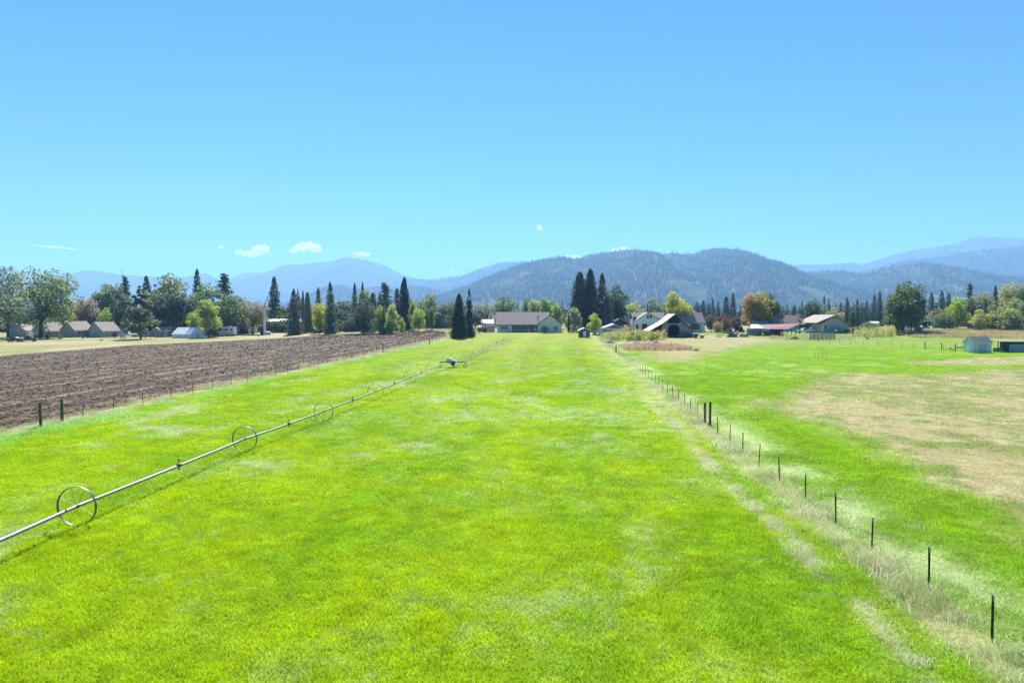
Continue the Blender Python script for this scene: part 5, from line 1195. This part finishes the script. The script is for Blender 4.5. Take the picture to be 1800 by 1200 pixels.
vehicle('car', 1474, 586, .15, (.10, .14, .22), 'blue car with a pale canopy parked before the sage tan barn', 'car')
vehicle('suv', 1497, 586, .3, (.03, .03, .03), 'black car right of the sage tan barn', 'car')
vehicle('pickup', 1205, 592.8, 3.2, (.03, .055, .055), 'dark green pickup parked in front of the old barn', 'pickup')
vehicle('suv', 1600, 579, .2, (.40, .40, .40), 'pale car in the shade under the big dark green tree', 'car')
vehicle('car', 1624, 578.5, .2, (.28, .30, .32), 'grey car parked inside the open timber frame', 'car')
vehicle('car', 858, 571.5, .1, (.04, .04, .045), 'dark car behind the board fence left of the ranch house', 'car')
# motorhome
p = at(398, 590); g = empty('motorhome', p, -.28, 'white motorhome with dark side windows beside the cream metal building', 'motorhome')
g.rotation_euler.z = .16
MB().prism([(-3.6, .55), (-3.6, 3.35), (2.9, 3.4), (3.6, 3.2), (3.75, 2.2), (3.75, .6)], -1.2, 1.2, 'y').build('body', WHITE, g, bevel=.08)
MB().box(3.72, 3.80, -1.05, 1.05, 1.7, 2.9).build('windscreen', GLASS, g)
for x0, x1 in ((-3.0, -2.1), (-1.3, -.4), (-.1, .6)): MB().box(x0, x1, -1.225, -1.195, 1.9, 2.65).box(x0, x1, 1.195, 1.225, 1.9, 2.65).build('window', GLASS, g)
MB().box(1.2, 3.3, -1.225, -1.195, 1.8, 2.8).box(1.2, 3.3, 1.195, 1.225, 1.8, 2.8).build('window', GLASS, g); MB().box(-3.5, 3.6, -1.22, -1.2, .95, 1.2).box(-3.5, 3.6, 1.2, 1.22, .95, 1.2).build('stripe', mat('grey_stripe', (.28, .30, .33), .5), g)
MB().box(-2, -1, -.5, .5, 3.36, 3.6).build('roof_unit', WHITE, g, bevel=.05); wheelset(g, (-2.0, 2.4), 1.05, .45)
g.rotation_euler.z = math.pi + .16 - .3
p = at(368, 588); g = empty('boat_trailer', p, 0, 'covered boat on a trailer left of the red pickup', 'boat')
MB().prism([(-2.6, 1.0), (-2.4, .7), (1.9, .7), (2.9, 1.25), (1.6, 1.55), (-2.6, 1.5)], -.85, .85, 'y').build('hull', mat('lilac_cover', (.40, .39, .46), .7), g, bevel=.1); MB().box(-2.2, 3.4, -.4, .4, .55, .64).build('frame', DARK, g); wheelset(g, (-.4,), .8, .3)
def trailer(px, base, rz, L, H, col, label, m=None):
    p = at(px, base); g = empty('trailer', p, rz, label, 'trailer'); pm_ = m or mat('trailer_%d' % int(px), col, .5, var=.05)
    MB().box(-L / 2, L / 2, -1.1, 1.1, .6, H).build('body', pm_, g, bevel=.06)
    MB().box(-L * .28, L * .1, -1.13, -1.09, H * .5, H * .78).build('window', GLASS, g); MB().box(L * .2, L * .33, -1.13, -1.09, .7, H * .85).build('door', TRIM, g)
    MB().tube((L / 2, 0, .55), (L / 2 + 1.2, 0, .5), .06).build('hitch', DARK, g); wheelset(g, (-.5, .5), 1.0, .34); return g
trailer(209, 589.5, .3, 4.6, 3.0, (.33, .42, .52), 'pale blue box trailer beside the third tan cottage')
trailer(1750, 577.5, .05, 5.6, 2.2, (.66, .69, .74), 'white trailer with a blue-shaded front at the woodland edge')
trailer(1333, 588, .1, 3.4, 2.4, (.42, .42, .50), 'small lilac trailer at the left end of the red lean-to')
trailer(1505, 584.5, .05, 5.0, 1.9, (.30, .30, .28), 'low grey trailer between the sage tan barn and the corn')
p = at(1446, 598); q = ppm(p.y); g = empty('stock_trailer', p, .03, 'dark slatted stock pen of grey planks standing in the weeds before the sage tan barn', 'pen')
for x in np.linspace(-3.6, 3.6, 7): MB().box(x - .07, x + .07, -.07, .07, -.2, 2.2).build('post', WOODP, g)
for z in np.arange(.35, 2.1, .28): MB().box(-3.6, 3.6, -.11, -.072, z, z + .2).build('plank', BOARD, g)
p = at(1424, 597); g = empty('stock_pen', p, -.05, 'pale-framed wire pen with a leaning plank left of the grey stock pen', 'pen')
for x in (-1.9, 0, 1.9): MB().box(x - .05, x + .05, -.05, .05, -.2, 1.7).build('post', TRIM, g)
MB().box(-1.85, 1.85, -.05, .05, 1.6, 1.7).build('top_rail', TRIM, g)
for z in np.arange(.2, 1.55, .22): MB().tube((-1.85, .03, z), (1.85, .03, z), .015, n=4).build('rail', RUST, g)
MB().tube((.9, -.6, .05), (2.0, -.5, 1.2), .14, n=4).build('leaning_plank', mat('peach_plank', (.48, .32, .22), .8), g)
p = at(1397, 596.5); g = empty('junk_pile', p, 0, 'dark heap with a pale sheet on top in the weeds left of the wire pen', 'heap'); MB().dome((0, 0, -.05), 1.6, .9, .9, 10, 4).build('heap', DBOARD, g); MB().slab((-1.4, -.5, .75), (.3, -.6, 1.05), (.6, .4, 1.0), (-1.2, .5, .8), .05).build('sheet', METW, g)
p = at(1229, 594); g = empty('farm_trailer', p, 0, 'old flatbed farm implement in pieces right of the old barn', 'farm implement')
MB().box(-1.9, 1.7, -.8, .8, .7, .82).build('bed', DBOARD, g); MB().tube((1.7, 0, .7), (3.0, 0, 1.7), .05).build('drawbar', RUST, g); MB().tube((-1.5, .2, .8), (2.4, .2, 2.2), .06).build('boom', RUST, g); wheelset(g, (-1.0, .9), .85, .38); MB().box(-1.6, -.3, -.5, .5, .82, 1.3).build('box', DARK, g, bevel=.05)
g = vehicle('car', 1790, 578.5, .1, (.02, .05, .045), 'dark green car under the bright yellow-green shrub', 'car')

# ------------------------------------------------------------------ yard clutter
def heap(name, px, base, w_, h, col, label, cat, seed=1, m=None):
    p = at(px, base); q = w_ / FPX * p.y / 2; hh = h / FPX * p.y; r = np.random.default_rng(seed + int(px))
    b = MB().dome((0, 0, -.02), q, q * .6, hh, 16, 6); b.v = [(x * (1 + .18 * r.normal()), y * (1 + .18 * r.normal()), z * (1 + .15 * r.normal()) if z > 0 else z) for x, y, z in b.v]
    o = b.build(name, m or mat('%s_%d' % (name, int(px)), col, .8, var=.25, bump=.6), loc=p, smooth=False); tag(o, label, cat); return o
heap('tarpaulin', 1073, 603, 14, 5, (.50, .54, .58), 'pale bundled tarp at the left end of the debris by the weeds', 'tarp')
heap('tarpaulin', 1118, 603.5, 20, 3, (.52, .50, .55), 'lilac-white tarp lying flat along the weed bed', 'tarp')
heap('tarpaulin', 1136, 603.5, 16, 3, (.54, .54, .58), 'white tarp at the right end of the flat debris', 'tarp')
heap('tarpaulin', 1097, 604, 22, 1.6, (.46, .42, .38), 'thin beige sheet lying between the tarps', 'tarp')
heap('soil_mound', 1153, 602, 12, 2.5, (.14, .10, .08), 'small brown soil mound right of the white tarps', 'mound')
heap('brush_pile', 1287, 592.5, 18, 8, (.12, .11, .095), 'grey brush pile at the edge of the tan yard', 'brush pile')
heap('brush_pile', 1283, 586, 12, 10, (.20, .185, .16), 'pale upright brush pile behind the grey brush pile', 'brush pile')
heap('brush_pile', 1307, 592, 18, 5, (.20, .16, .12), 'tan low brush pile right of the grey brush pile', 'brush pile')
heap('brush_pile', 1300, 583, 16, 8, (.09, .075, .06), 'dark brown heap behind the tan low brush pile', 'heap')
heap('stone_pile', 1263, 592, 12, 2, (.22, .20, .18), 'flat scatter of stones on the tan yard', 'stones')
heap('fallen_log', 1224, 616.5, 10, 2.4, (.06, .048, .04), 'short dark log lying alone on the dry grass', 'log')
heap('fallen_log', 1152, 616.5, 7, 1.5, (.10, .075, .06), 'dark low lump at the front edge of the russet patch', 'log')
heap('stone_pile', 1590, 586, 28, 8, (.22, .205, .175), 'low grey rubble mound among the plants under the big dark tree', 'mound')
heap('water_tank', 1786, 579, 14, 8.5, (.02, .055, .045), 'dark green tank at the right edge of the woodland', 'tank')
heap('animal_bale', 1772, 612, 8, 9, (.36, .27, .20), 'ragged tan bale before the low animal shelter', 'bale')
heap('propane_tank', 1581.5, 575.5, 6, 7, (.60, .61, .62), 'round white tank in the shadow under the big dark tree', 'tank')
p = at(216, 596); g = empty('picnic_table', p, .3, 'dark picnic table on the lawn before the white pickup', 'table')
MB().box(-.9, .9, -.38, .38, .70, .76).build('table_top', WOODP, g)
for sy in (-.7, .7): MB().box(-.9, .9, sy - .13, sy + .13, .42, .47).build('bench', WOODP, g)
for sx in (-.6, .6): MB().tube((sx, -.7, 0), (sx, -.1, .7), .05, n=5).tube((sx, .7, 0), (sx, .1, .7), .05, n=5).box(sx - .04, sx + .04, -.7, .7, .36, .42).build('leg', WOODP, g)
for px, base, hh, c, lab in ((62, 597, 8, BK, 'dark round shrub at the corner of the first tan cottage'), (82, 596, 9, BK, 'tall dark shrub against the gable of the first tan cottage'), (106, 597, 8, (.07, .10, .03), 'green shrub along the wall of the first tan cottage'), (145, 595.5, 4, BK, 'low dark shrub along the middle tan cottage'), (201, 594, 12, BK, 'dark narrow shrub at the right corner of the third tan cottage'), (507, 584, 13, (.06, .07, .035), 'lone upright shrub beside a thin post right of the frost fan'), (1296, 590, 9, (.20, .17, .09), 'dry tan shrub behind the brush piles'), (1319, 589, 11, (.22, .16, .07), 'golden dry shrub left of the red lean-to'), (1336, 590, 12, (.20, .19, .09), 'pale dry shrub before the small lilac trailer'), (1376, 592, 9, (.15, .16, .08), 'pale green shrub before the red lean-to opening'), (1100, 586, 15, (.24, .19, .12), 'dry tan shrub between the white bungalow and the farmhouse'), (1105, 584, 14, (.10, .075, .05), 'brown shrub at the left corner of the farmhouse'), (865, 577, 6, (.15, .17, .05), 'yellow-green shrub behind the board fence')):
    tree('bush', px, base - hh, hh * .9, 0, np.array(c) * .8, lab, 'shrub', base=base)

# ------------------------------------------------------------------ animals
def quadruped(name, px, base, rz, L, H, col, label, cat, fleece=1.0, head=.0, dark=None):
    """one continuous skinned body: trunk, neck, head, four jointed legs"""
    p = at(px, base); me = bpy.data.meshes.new(name); k = H
    V = [(-.42 * L, 0, .72 * k), (-.15 * L, 0, .70 * k), (.18 * L, 0, .69 * k), (.40 * L, 0, .74 * k), (.52 * L, 0, (.88 + head) * k), (.62 * L, 0, (1.0 + head) * k), (.78 * L, 0, (.93 + head) * k), (-.50 * L, 0, .62 * k), (-.53 * L, 0, .45 * k)]
    E = [(0, 1), (1, 2), (2, 3), (3, 4), (4, 5), (5, 6), (0, 7), (7, 8)]; Rr = [.24, .27, .26, .21, .13, .12, .07, .05, .03]
    Rr = [r * k * (fleece if i < 4 else 1) for i, r in enumerate(Rr)]
    for s_ in (-1, 1):
        b = len(V); V += [(-.36 * L, s_ * .12 * k, .52 * k), (-.30 * L, s_ * .13 * k, .40 * k), (-.40 * L, s_ * .13 * k, .22 * k), (-.38 * L, s_ * .13 * k, 0.02)]; E += [(0, b), (b, b + 1), (b + 1, b + 2), (b + 2, b + 3)]; Rr += [.11 * k, .075 * k, .042 * k, .035 * k]
        b = len(V); V += [(.33 * L, s_ * .12 * k, .46 * k), (.34 * L, s_ * .12 * k, .25 * k), (.33 * L, s_ * .12 * k, .02)]; E += [(3, b), (b, b + 1), (b + 1, b + 2)]; Rr += [.085 * k, .045 * k, .035 * k]
        b = len(V); V += [(.60 * L, s_ * .13 * k, (1.05 + head) * k)]; E += [(5, b)]; Rr += [.03 * k]
    me.from_pydata(V, E, []); o = bpy.data.objects.new(name, me); COL.objects.link(o); o.location = p; o.rotation_euler = (0, 0, rz); o.modifiers.new('skin', 'SKIN')
    for i, r in enumerate(Rr): me.skin_vertices[0].data[i].radius = (r, r)
    me.skin_vertices[0].data[1].use_root = True
    me.materials.append(mat(name + '_coat_%d' % int(col[0] * 100), col, .95, var=.2, scale=8, bump=.5))
    sd = o.modifiers.new('smooth', 'SUBSURF'); sd.levels = 1; sd.render_levels = 1
    tag(o, label, cat); return o
FLC = (.52, .48, .38)
quadruped('sheep', 1674, 617, .15, 1.15, .82, FLC, 'cream sheep left of the third tall wooden post', 'sheep', 1.1, -.1)
quadruped('sheep', 1687.5, 614.5, 2.9, 1.1, .82, FLC, 'cream sheep just right of the third tall wooden post', 'sheep', 1.1, -.1)
quadruped('sheep', 1696, 614, .4, 1.05, .80, FLC, 'cream sheep nearest to the white garden shed', 'sheep', 1.1, -.15)
quadruped('dog', 177, 600, .3, .85, .58, (.018, .016, .015), 'black dog on the lawn before the tan cottages', 'dog', .8)
quadruped('sheep', 1525, 597, .2, 1.1, .8, (.34, .33, .30), 'grey-white sheep alone in front of the corn', 'sheep', 1.1, -.4)
# ------------------------------------------------------------------ grass
def blades(seed, n, h, spread, wid, lean, seg=2):
    r = np.random.default_rng(seed); V = []; F = []
    for i in range(n):
        a = r.uniform(0, 6.283); d = np.array((math.cos(a), math.sin(a), 0)); s = np.array((-d[1], d[0], 0))
        b = np.array((*(r.normal(size=2) * spread * .5), 0)); hh = h * r.uniform(.55, 1.1); l = lean * r.uniform(.3, 1.4); w_ = wid * r.uniform(.6, 1.3); k = len(V)
        ph = r.uniform(0, 6.283); s = np.array((math.cos(ph), math.sin(ph), 0))
        for j in range(seg):
            t = j / seg; c = b + d * l * t * t + np.array((0, 0, hh * (t - .18 * lean / max(h, .01) * t * t))); ww = w_ * (1 - .55 * t); V += [c - s * ww, c + s * ww]
        V.append(b + d * l + np.array((0, 0, hh * (1 - .18 * lean / max(h, .01)))))
        for j in range(seg - 1): F.append((k + 2 * j, k + 2 * j + 1, k + 2 * j + 3, k + 2 * j + 2))
        F.append((k + 2 * seg - 2, k + 2 * seg - 1, k + 2 * seg))
    return V, F
def tufts(name, specs, m): return [raw_mesh('%s_tuft' % name, *blades(*s), m) for s in specs]
GT = tufts('grass', [(600 + i, 18, .15, .36, .0075, .13) for i in range(4)] + [(610 + i, 18, .27, .36, .0050, .20) for i in range(2)], GRASS)
def field(y0, y1, dens, size, hs, seed, jit=1.0):
    r = np.random.default_rng(seed); area = .5 * 1.66 * (y1 * y1 - y0 * y0); n = int(area * dens)
    y = np.sqrt(r.uniform(y0 * y0, y1 * y1, n)); x = r.uniform(-.83, .83, n) * y
    keep = (x > XL(y) - .6) | (y > PLOW_END); x = x[keep]; y = y[keep]
    c, dry = cover(x, y); n = len(x)
    g_ = c[:, 1] - c[:, 0] * .9                    # how green the spot is
    isdry = (dry > r.uniform(.25, .9, n))
    pick = np.where(isdry, 4 + r.integers(0, 2, n), r.integers(0, 4, n))
    hk = np.where(c[:, 0] > .24, np.where(x > XR(y) + 2, .32, .8), 1.0) * hs * r.uniform(.6, 1.35, n) * (.65 + .7 * fbm(x * .45, y * .45, 610, 3))
    t = np.ones((n, 4)); br = r.uniform(.62, 1.36, (n, 1)) * (.76 + .48 * vnoise(x * 2.3, y * 2.3, 612))[:, None]
    t[:, :3] = np.clip(c * br * (1 + r.normal(size=(n, 3)) * .05) * 1.85, .002, .8)
    st = isdry & (r.random(n) < .45); t[st, :3] = np.array((.60, .58, .42)) * r.uniform(.7, 1.2, (st.sum(), 1))
    return np.stack([x, y, G(x, y) - .01], 1), np.stack([r.normal(size=n) * .12, r.normal(size=n) * .12, r.uniform(0, 6.28, n)], 1), np.stack([np.full(n, size), np.full(n, size), hk], 1), pick, t
parts = [field(12, 30, 52, 1.0, .95, 1), field(30, 52, 23, 1.45, 1.0, 2), field(52, 95, 7.0, 2.3, 1.05, 3), field(95, 130, 1.7, 3.6, 1.0, 4), field(130, 165, .9, 4.2, .9, 5), field(165, 215, .35, 4.6, .7, 6)]
cat_ = [np.concatenate([p[k] for p in parts]) for k in range(5)]
scatter('grass', *cat_, GT, 'blades of grass covering the pasture and the paddock', 'grass')
# tall dry grass along both fences and on the trodden track
DT = tufts('dry_grass', [(630 + i, 46, .55, .5, .0045, .38, 3) for i in range(3)] + [(640 + i, 36, .34, .45, .0045, .26, 3) for i in range(2)], GRASS)
def strip(f, off, sd, y0, y1, n, hs, seed, cols):
    r = np.random.default_rng(seed); y = y0 + (y1 - y0) * r.random(n) ** 1.5; x = f(y) + off + r.normal(size=n) * sd
    k = fbm(x * .6, y * .5, seed + 9, 3) >.47; x = x[k]; y = y[k]; n = len(x)
    t = np.ones((n, 4)); t[:, :3] = np.array(cols)[r.integers(0, len(cols), n)] * r.uniform(.7, 1.25, (n, 1)) * (.75 + .5 * vnoise(x * 1.2, y * 1.2, seed + 3))[:, None]
    s = r.uniform(.5, 1.3, n) * hs * (.6 + .8 * vnoise(x * .9, y * .7, seed + 5)); wx = s * (1 + .012 * y)
    return np.stack([x, y, G(x, y) - .02], 1), np.stack([r.normal(size=n) * .2, r.normal(size=n) * .2, r.uniform(0, 6.28, n)], 1), np.stack([wx, wx, s], 1), r.integers(0, 5, n), t
DC = [(.60, .62, .36), (.70, .71, .46), (.40, .48, .17), (.50, .54, .26), (.30, .42, .10)]
sp = [strip(XR, -.40, .32, 8, 62, 1250, .9, 41, DC), strip(XR, -.2, .4, 60, YEND_R, 1500, .7, 42, DC), strip(XR, -2.65, .18, 10, 60, 480, .45, 43, [(.66, .63, .48), (.60, .59, .42)]),
      strip(XR, 1.6, 1.1, 10, 70, 500, .55, 46, [(.50, .54, .34), (.34, .46, .15)]), strip(XL, -.75, .5, 30, YEND_L, 2600, .75, 44, [(.58, .53, .35), (.50, .47, .28), (.34, .42, .13)]), strip(XL, -1.2, .4, 30, 120, 500, .5, 45, [(.42, .36, .24), (.2, .26, .1)])]
# weed clumps in the pasture: blue-green leaves with pale dead stems
r_ = np.random.default_rng(77); wx_ = []; 
for i in range(420):
    y_ = 15 + 75 * r_.random() ** .8; x_ = r_.uniform(-.8, .78) * y_
    if x_ < XL(y_) + 1 or x_ > XR(y_) - 1.5: continue
    m_ = r_.integers(5, 22); sx = r_.uniform(.25, .8); wx_.append(np.stack([x_ + r_.normal(size=m_) * sx, y_ + r_.normal(size=m_) * sx * .8, r_.random(m_)], 1))
wx_ = np.concatenate(wx_); n_ = len(wx_); t_ = np.ones((n_, 4)); pk = wx_[:, 2] < .35
t_[:, :3] = np.where(pk[:, None], np.array((.62, .62, .48)), np.array((.17, .33, .09))) * r_.uniform(.7, 1.25, (n_, 1)); sc_ = r_.uniform(.45, .8, n_)
sp.append((np.stack([wx_[:, 0], wx_[:, 1], G(wx_[:, 0], wx_[:, 1]) - .01], 1), np.stack([r_.normal(size=n_) * .25, r_.normal(size=n_) * .25, r_.uniform(0, 6.28, n_)], 1), np.stack([sc_ * .8, sc_ * .8, sc_ * .55], 1), r_.integers(3, 5, n_), t_))
scatter('dry_grass', *[np.concatenate([p[k] for p in sp]) for k in range(5)], DT, 'tall dry grass along the wire fences and weed clumps in the pasture', 'dry grass')

# ------------------------------------------------------------------ clods and straw on the ploughed field
SOILM = leafmat('turned_soil', .0, 'tint', .6); 
def clod(seed):
    r = np.random.default_rng(seed); b = MB().dome((0, 0, -.2), .5, .42, .6, 7, 3); return raw_mesh('clod', [tuple(np.array(v) * (1 + .25 * r.normal(size=3))) for v in b.v], b.f, SOILM)
def straw(seed):
    r = np.random.default_rng(seed); V = []; F = []
    for i in range(9):
        a = r.uniform(0, 6.28); d = np.array((math.cos(a), math.sin(a), r.normal() * .25)) * r.uniform(.15, .4); s = np.array((-math.sin(a), math.cos(a), 0)) * .02; c = np.array((*(r.normal(size=2) * .28), .10 + .08 * r.random())); k = len(V)
        V += [c - d - s, c - d + s, c + d + s, c + d - s]; F.append((k, k + 1, k + 2, k + 3))
    return raw_mesh('straw', V, F, GRASS)
CL = [clod(700 + i) for i in range(3)]; ST = [straw(710 + i) for i in range(2)]
r = np.random.default_rng(99); n = 24000
y = 42 + (PLOW_END - 42) * r.random(n) ** 1.25; lo_, hi_ = XP(y), XF(y); lo_ = np.maximum(lo_, -.84 * y); ok_ = hi_ > lo_ + .5
x = lo_ + (hi_ - lo_) * r.random(n); x = x[ok_]; y = y[ok_]; n = len(x); v = x - XL(y)
c, _ = cover(x, y); lum = c.mean(1)
zz = G(x, y) + .07 * np.sin(v * 2 * math.pi / 1.1)
isst = (lum > .145) & (r.random(n) < .55) | (r.random(n) < .06)
s = r.uniform(.07, .26, n) * (1 + y / 160.); s2 = np.where(isst, r.uniform(.5, .9, n) * (1 + y / 140.), s)
t = np.ones((n, 4)); t[:, :3] = np.where(isst[:, None], np.array((.28, .225, .16)), np.array((.088, .070, .055))) * r.uniform(.7, 1.3, (n, 1))
scl = np.stack([s2, s2, np.where(isst, .5, s2 * .5)], 1)
for sel, nm, src, lab in ((~isst, 'soil_clods', CL, 'dark clods of turned soil on the ploughed field'), (isst, 'straw', ST, 'pale straw stubble in rows on the ploughed field')):
    scatter(nm, np.stack([x, y, zz], 1)[sel], np.stack([np.zeros(n), np.zeros(n), r.uniform(0, 6.28, n)], 1)[sel], scl[sel], r.integers(0, len(src), n)[sel], t[sel], src, lab, 'soil' if nm != 'straw' else 'straw')

# ------------------------------------------------------------------ weed beds, corn, tall brown grass
def corn_plant(seed):
    r = np.random.default_rng(seed); V = []; F = []
    b = MB().tube((0, 0, 0), (0, 0, .95), .012, .006, 4, cap=False); V += [np.array(q) for q in b.v]; F += b.f
    for i in range(11):
        z = .12 + .8 * i / 11; a = r.uniform(0, 6.28); d = np.array((math.cos(a), math.sin(a), 0)); s = np.array((-d[1], d[0], 0)) * .035; l = r.uniform(.16, .30); k = len(V)
        V += [np.array((0, 0, z)) - s * .5, np.array((0, 0, z)) + s * .5, d * l * .6 + (0, 0, z + .10) - s, d * l * .6 + (0, 0, z + .10) + s, d * l + (0, 0, z - .02)]
        F += [(k, k + 1, k + 3, k + 2), (k + 2, k + 3, k + 4)]
    return raw_mesh('stalk', V, F, FARLEAF)
def weed(seed):
    r = np.random.default_rng(seed); cs = r.normal(size=(90, 3)) * (.2, .2, .2) + (0, 0, .5); cs[:, 2] = np.clip(cs[:, 2], .05, 1); v, f = leaf_cloud(cs, r.normal(size=(90, 3)) + (0, 0, .3), .075 * r.uniform(.5, 1.4, 90), r, 1.4); return raw_mesh('weed', v, f, FARLEAF)
CP = [corn_plant(720 + i) for i in range(3)]; WD = [weed(730 + i) for i in range(3)]; RS = [raw_mesh('reed', *blades(740 + i, 30, 1.0, .9, .020, .30), FARLEAF) for i in range(2)]
def bed(name, poly, n, src, h, cols, label, cat, wide=.8, seed=1, edge=.7, vary=(.55, 1.2)):
    r = np.random.default_rng(seed); P = [at(*p) for p in poly]; xs = [p.x for p in P]; ys = [p.y for p in P]
    x = r.uniform(min(xs), max(xs), n * 3); y = r.uniform(min(ys), max(ys), n * 3); k = poly_sd(x, y, P) > r.normal(size=n * 3) * edge; x = x[k][:n]; y = y[k][:n]; m = len(x)
    hh = h * r.uniform(*vary, m) * (.6 + .8 * fbm(x * .25, y * .25, seed + 60, 3)); t = np.ones((m, 4)); ci = np.clip((fbm(x * .2, y * .2, seed + 70, 3) * 1.6 - .3 + r.normal(size=m) * .25) * len(cols), 0, len(cols) - 1).astype(int)
    t[:, :3] = np.array(cols)[ci] * r.uniform(.7, 1.3, (m, 1))
    scatter(name, np.stack([x, y, G(x, y) - .03], 1), np.stack([r.normal(size=m) * .08, r.normal(size=m) * .08, r.uniform(0, 6.28, m)], 1), np.stack([hh * wide, hh * wide, hh], 1), r.integers(0, len(src), m), t, src, label, cat)
bed('corn', [(1500, 593), (1566, 593), (1570, 585), (1505, 584)], 420, CP, 2.3, [(.46, .46, .17), (.52, .49, .18), (.30, .39, .12)], 'tall yellowing corn left of the big dark tree', 'corn', .9, 3)
bed('weeds', [(1070, 599.5), (1165, 599), (1160, 589), (1090, 590), (1060, 594)], 420, WD, 2.1, [(.55, .46, .17), (.50, .50, .13), (.34, .40, .10), (.58, .50, .22)], 'yellow-green weed bed in front of the white bungalow', 'weeds', .8, 4, 1.2, (.3, 1.25))
bed('dry_weeds', [(1104, 616.5), (1205, 616), (1212, 610), (1160, 606.5), (1100, 608)], 900, RS, 1.15, [(.38, .25, .16), (.50, .36, .24), (.56, .45, .31)], 'russet patch of dead weeds before the old barn', 'weeds', .6, 5, 1.6, (.3, 1.2))
bed('tall_grass', [(1610, 594), (1820, 594), (1830, 580.5), (1560, 582)], 5200, RS, 1.1, [(.50, .39, .20), (.55, .46, .24), (.42, .42, .17), (.38, .29, .16)], 'tall brown grass behind the white garden shed', 'grass', 1.0, 6)
bed('weeds', [(1350, 598), (1500, 597), (1500, 590), (1360, 591)], 500, RS, .9, [(.52, .48, .26), (.42, .46, .17), (.56, .48, .29)], 'pale weeds around the stock pens', 'weeds', .9, 7)
bed('tall_grass', [(795, 593), (845, 588), (840, 577), (640, 581), (660, 583), (790, 582)], 1600, RS, .7, [(.56, .49, .30), (.50, .45, .25)], 'pale dry grass round the far corner of the ploughed field', 'grass', 1.0, 8)
bed('weeds', [(1570, 590), (1650, 589), (1650, 583), (1570, 583)], 420, WD, 1.3, [(.34, .40, .18), (.42, .43, .22), (.24, .31, .12)], 'mixed garden plants under the big dark tree', 'weeds', 1.1, 9)
for px, base, hh, w_, c, lab in ((1128, 597, 16, 14, (.14, .19, .05), 'taller green shrub in the middle of the yellow-green weed bed'), (1146, 600, 16, 14, (.12, .17, .04), 'round green shrub at the front right of the weed bed'), (1110, 597, 15, 16, (.22, .19, .06), 'tall tawny shrub at the back of the weed bed'), (1075, 598, 9, 9, (.10, .13, .05), 'small dark green shrub at the left end of the weed bed'), (1157, 597, 13, 8, (.17, .20, .05), 'slim yellow-green shrub at the right end of the weed bed'), (1541, 590, 13, 7, (.06, .10, .03), 'dark green bush standing in the corn')):
    tree('bush', px, base - hh, w_, 0, np.array(c) * .8, lab, 'shrub', base=base)

# ------------------------------------------------------------------ clouds, beyond the air
def cloudmat():
    m = bpy.data.materials.new('cloud_vapour'); m.use_nodes = True; t = m.node_tree; t.nodes.clear(); L = t.links
    o = t.nodes.new('ShaderNodeOutputMaterial'); pv = t.nodes.new('ShaderNodeVolumePrincipled'); pv.inputs['Color'].default_value = (.98, .98, .98, 1); pv.inputs['Anisotropy'].default_value = .5
    tc = t.nodes.new('ShaderNodeTexCoord'); n = t.nodes.new('ShaderNodeTexNoise'); n.inputs['Scale'].default_value = .009; n.inputs['Detail'].default_value = 5; n.inputs['Roughness'].default_value = .6
    L.new(tc.outputs['Object'], n.inputs[0]); r = t.nodes.new('ShaderNodeMapRange'); r.inputs[1].default_value = .44; r.inputs[2].default_value = .66; r.inputs[3].default_value = 0; r.inputs[4].default_value = .022
    L.new(n.outputs[0], r.inputs[0]); L.new(r.outputs[0], pv.inputs['Density']); L.new(pv.outputs[0], o.inputs['Volume']); return m
VAP = cloudmat()
def cloud(puffs, D, label):
    """puffs: (px, py, radius px, vertical squash)"""
    cx = sum(p[0] for p in puffs) / len(puffs); c = Vector(((cx - 900) / FPX * D, D, zat(sum(p[1] for p in puffs) / len(puffs), D)))
    bm = bmesh.new()
    for px, py, rr, sq in puffs:
        q = rr / FPX * D; M = Matrix.Translation(Vector(((px - 900) / FPX * D, D + q * .3 * math.sin(px), zat(py, D))) - c) @ Matrix.Diagonal((q, q, q * sq, 1)); bmesh.ops.create_icosphere(bm, subdivisions=2, radius=1, matrix=M)
    me = bpy.data.meshes.new('cloud'); bm.to_mesh(me); bm.free()
    rm = bpy.data.objects.new('cloud', me); COL.objects.link(rm); rm.location = c; me.materials.append(VAP)
    md = rm.modifiers.new('join', 'REMESH'); md.mode = 'VOXEL'; md.voxel_size = 2.2 / FPX * D
    return tag(rm, label, 'cloud')
CD = 15500
cloud([(422, 444, 9, .55), (434, 447, 10, .5), (446, 446, 12, .6), (458, 441, 13, .8), (466, 436, 10, .9), (470, 445, 7, .6)], CD, 'puffy white cloud above the left mountains, left of its pair')
cloud([(518, 441, 9, .6), (530, 436, 12, .8), (542, 433, 12, .9), (555, 437, 12, .7), (563, 441, 7, .5)], CD, 'rounded white cloud above the left mountains, right of its pair')
cloud([(625, 445, 6, .6), (637, 447, 9, .5), (647, 448, 8, .45)], CD, 'small low cloud over the highest blue mountain')
cloud([(391, 435, 7, .5)], CD, 'tiny faint cloud puff left of the white cloud pair')
cloud([(1000, 452, 9, .5), (1012, 453, 10, .5), (1020, 455, 7, .5)], CD, 'flat bright cloud peeking over the central hill')
cloud([(1082, 441, 9, .6), (1096, 440, 11, .6), (1106, 442, 7, .6)], CD, 'small bright cloud at the top of the central hill')
cloud([(931, 459, 5, .6)], CD, 'tiny cloud at the left shoulder of the central hill')
cloud([(795, 478, 5, .45)], CD, 'tiny cloud in the gap between the mountains')
cloud([(70, 432, 13, .10), (98, 435, 16, .09), (126, 438, 14, .10)], CD, 'thin pale cloud streak at the far left of the sky')
cloud([(947, 400, 5, 1.1), (950, 403, 4, .9)], CD, 'single faint tuft of cloud high above the left end of the central hill')
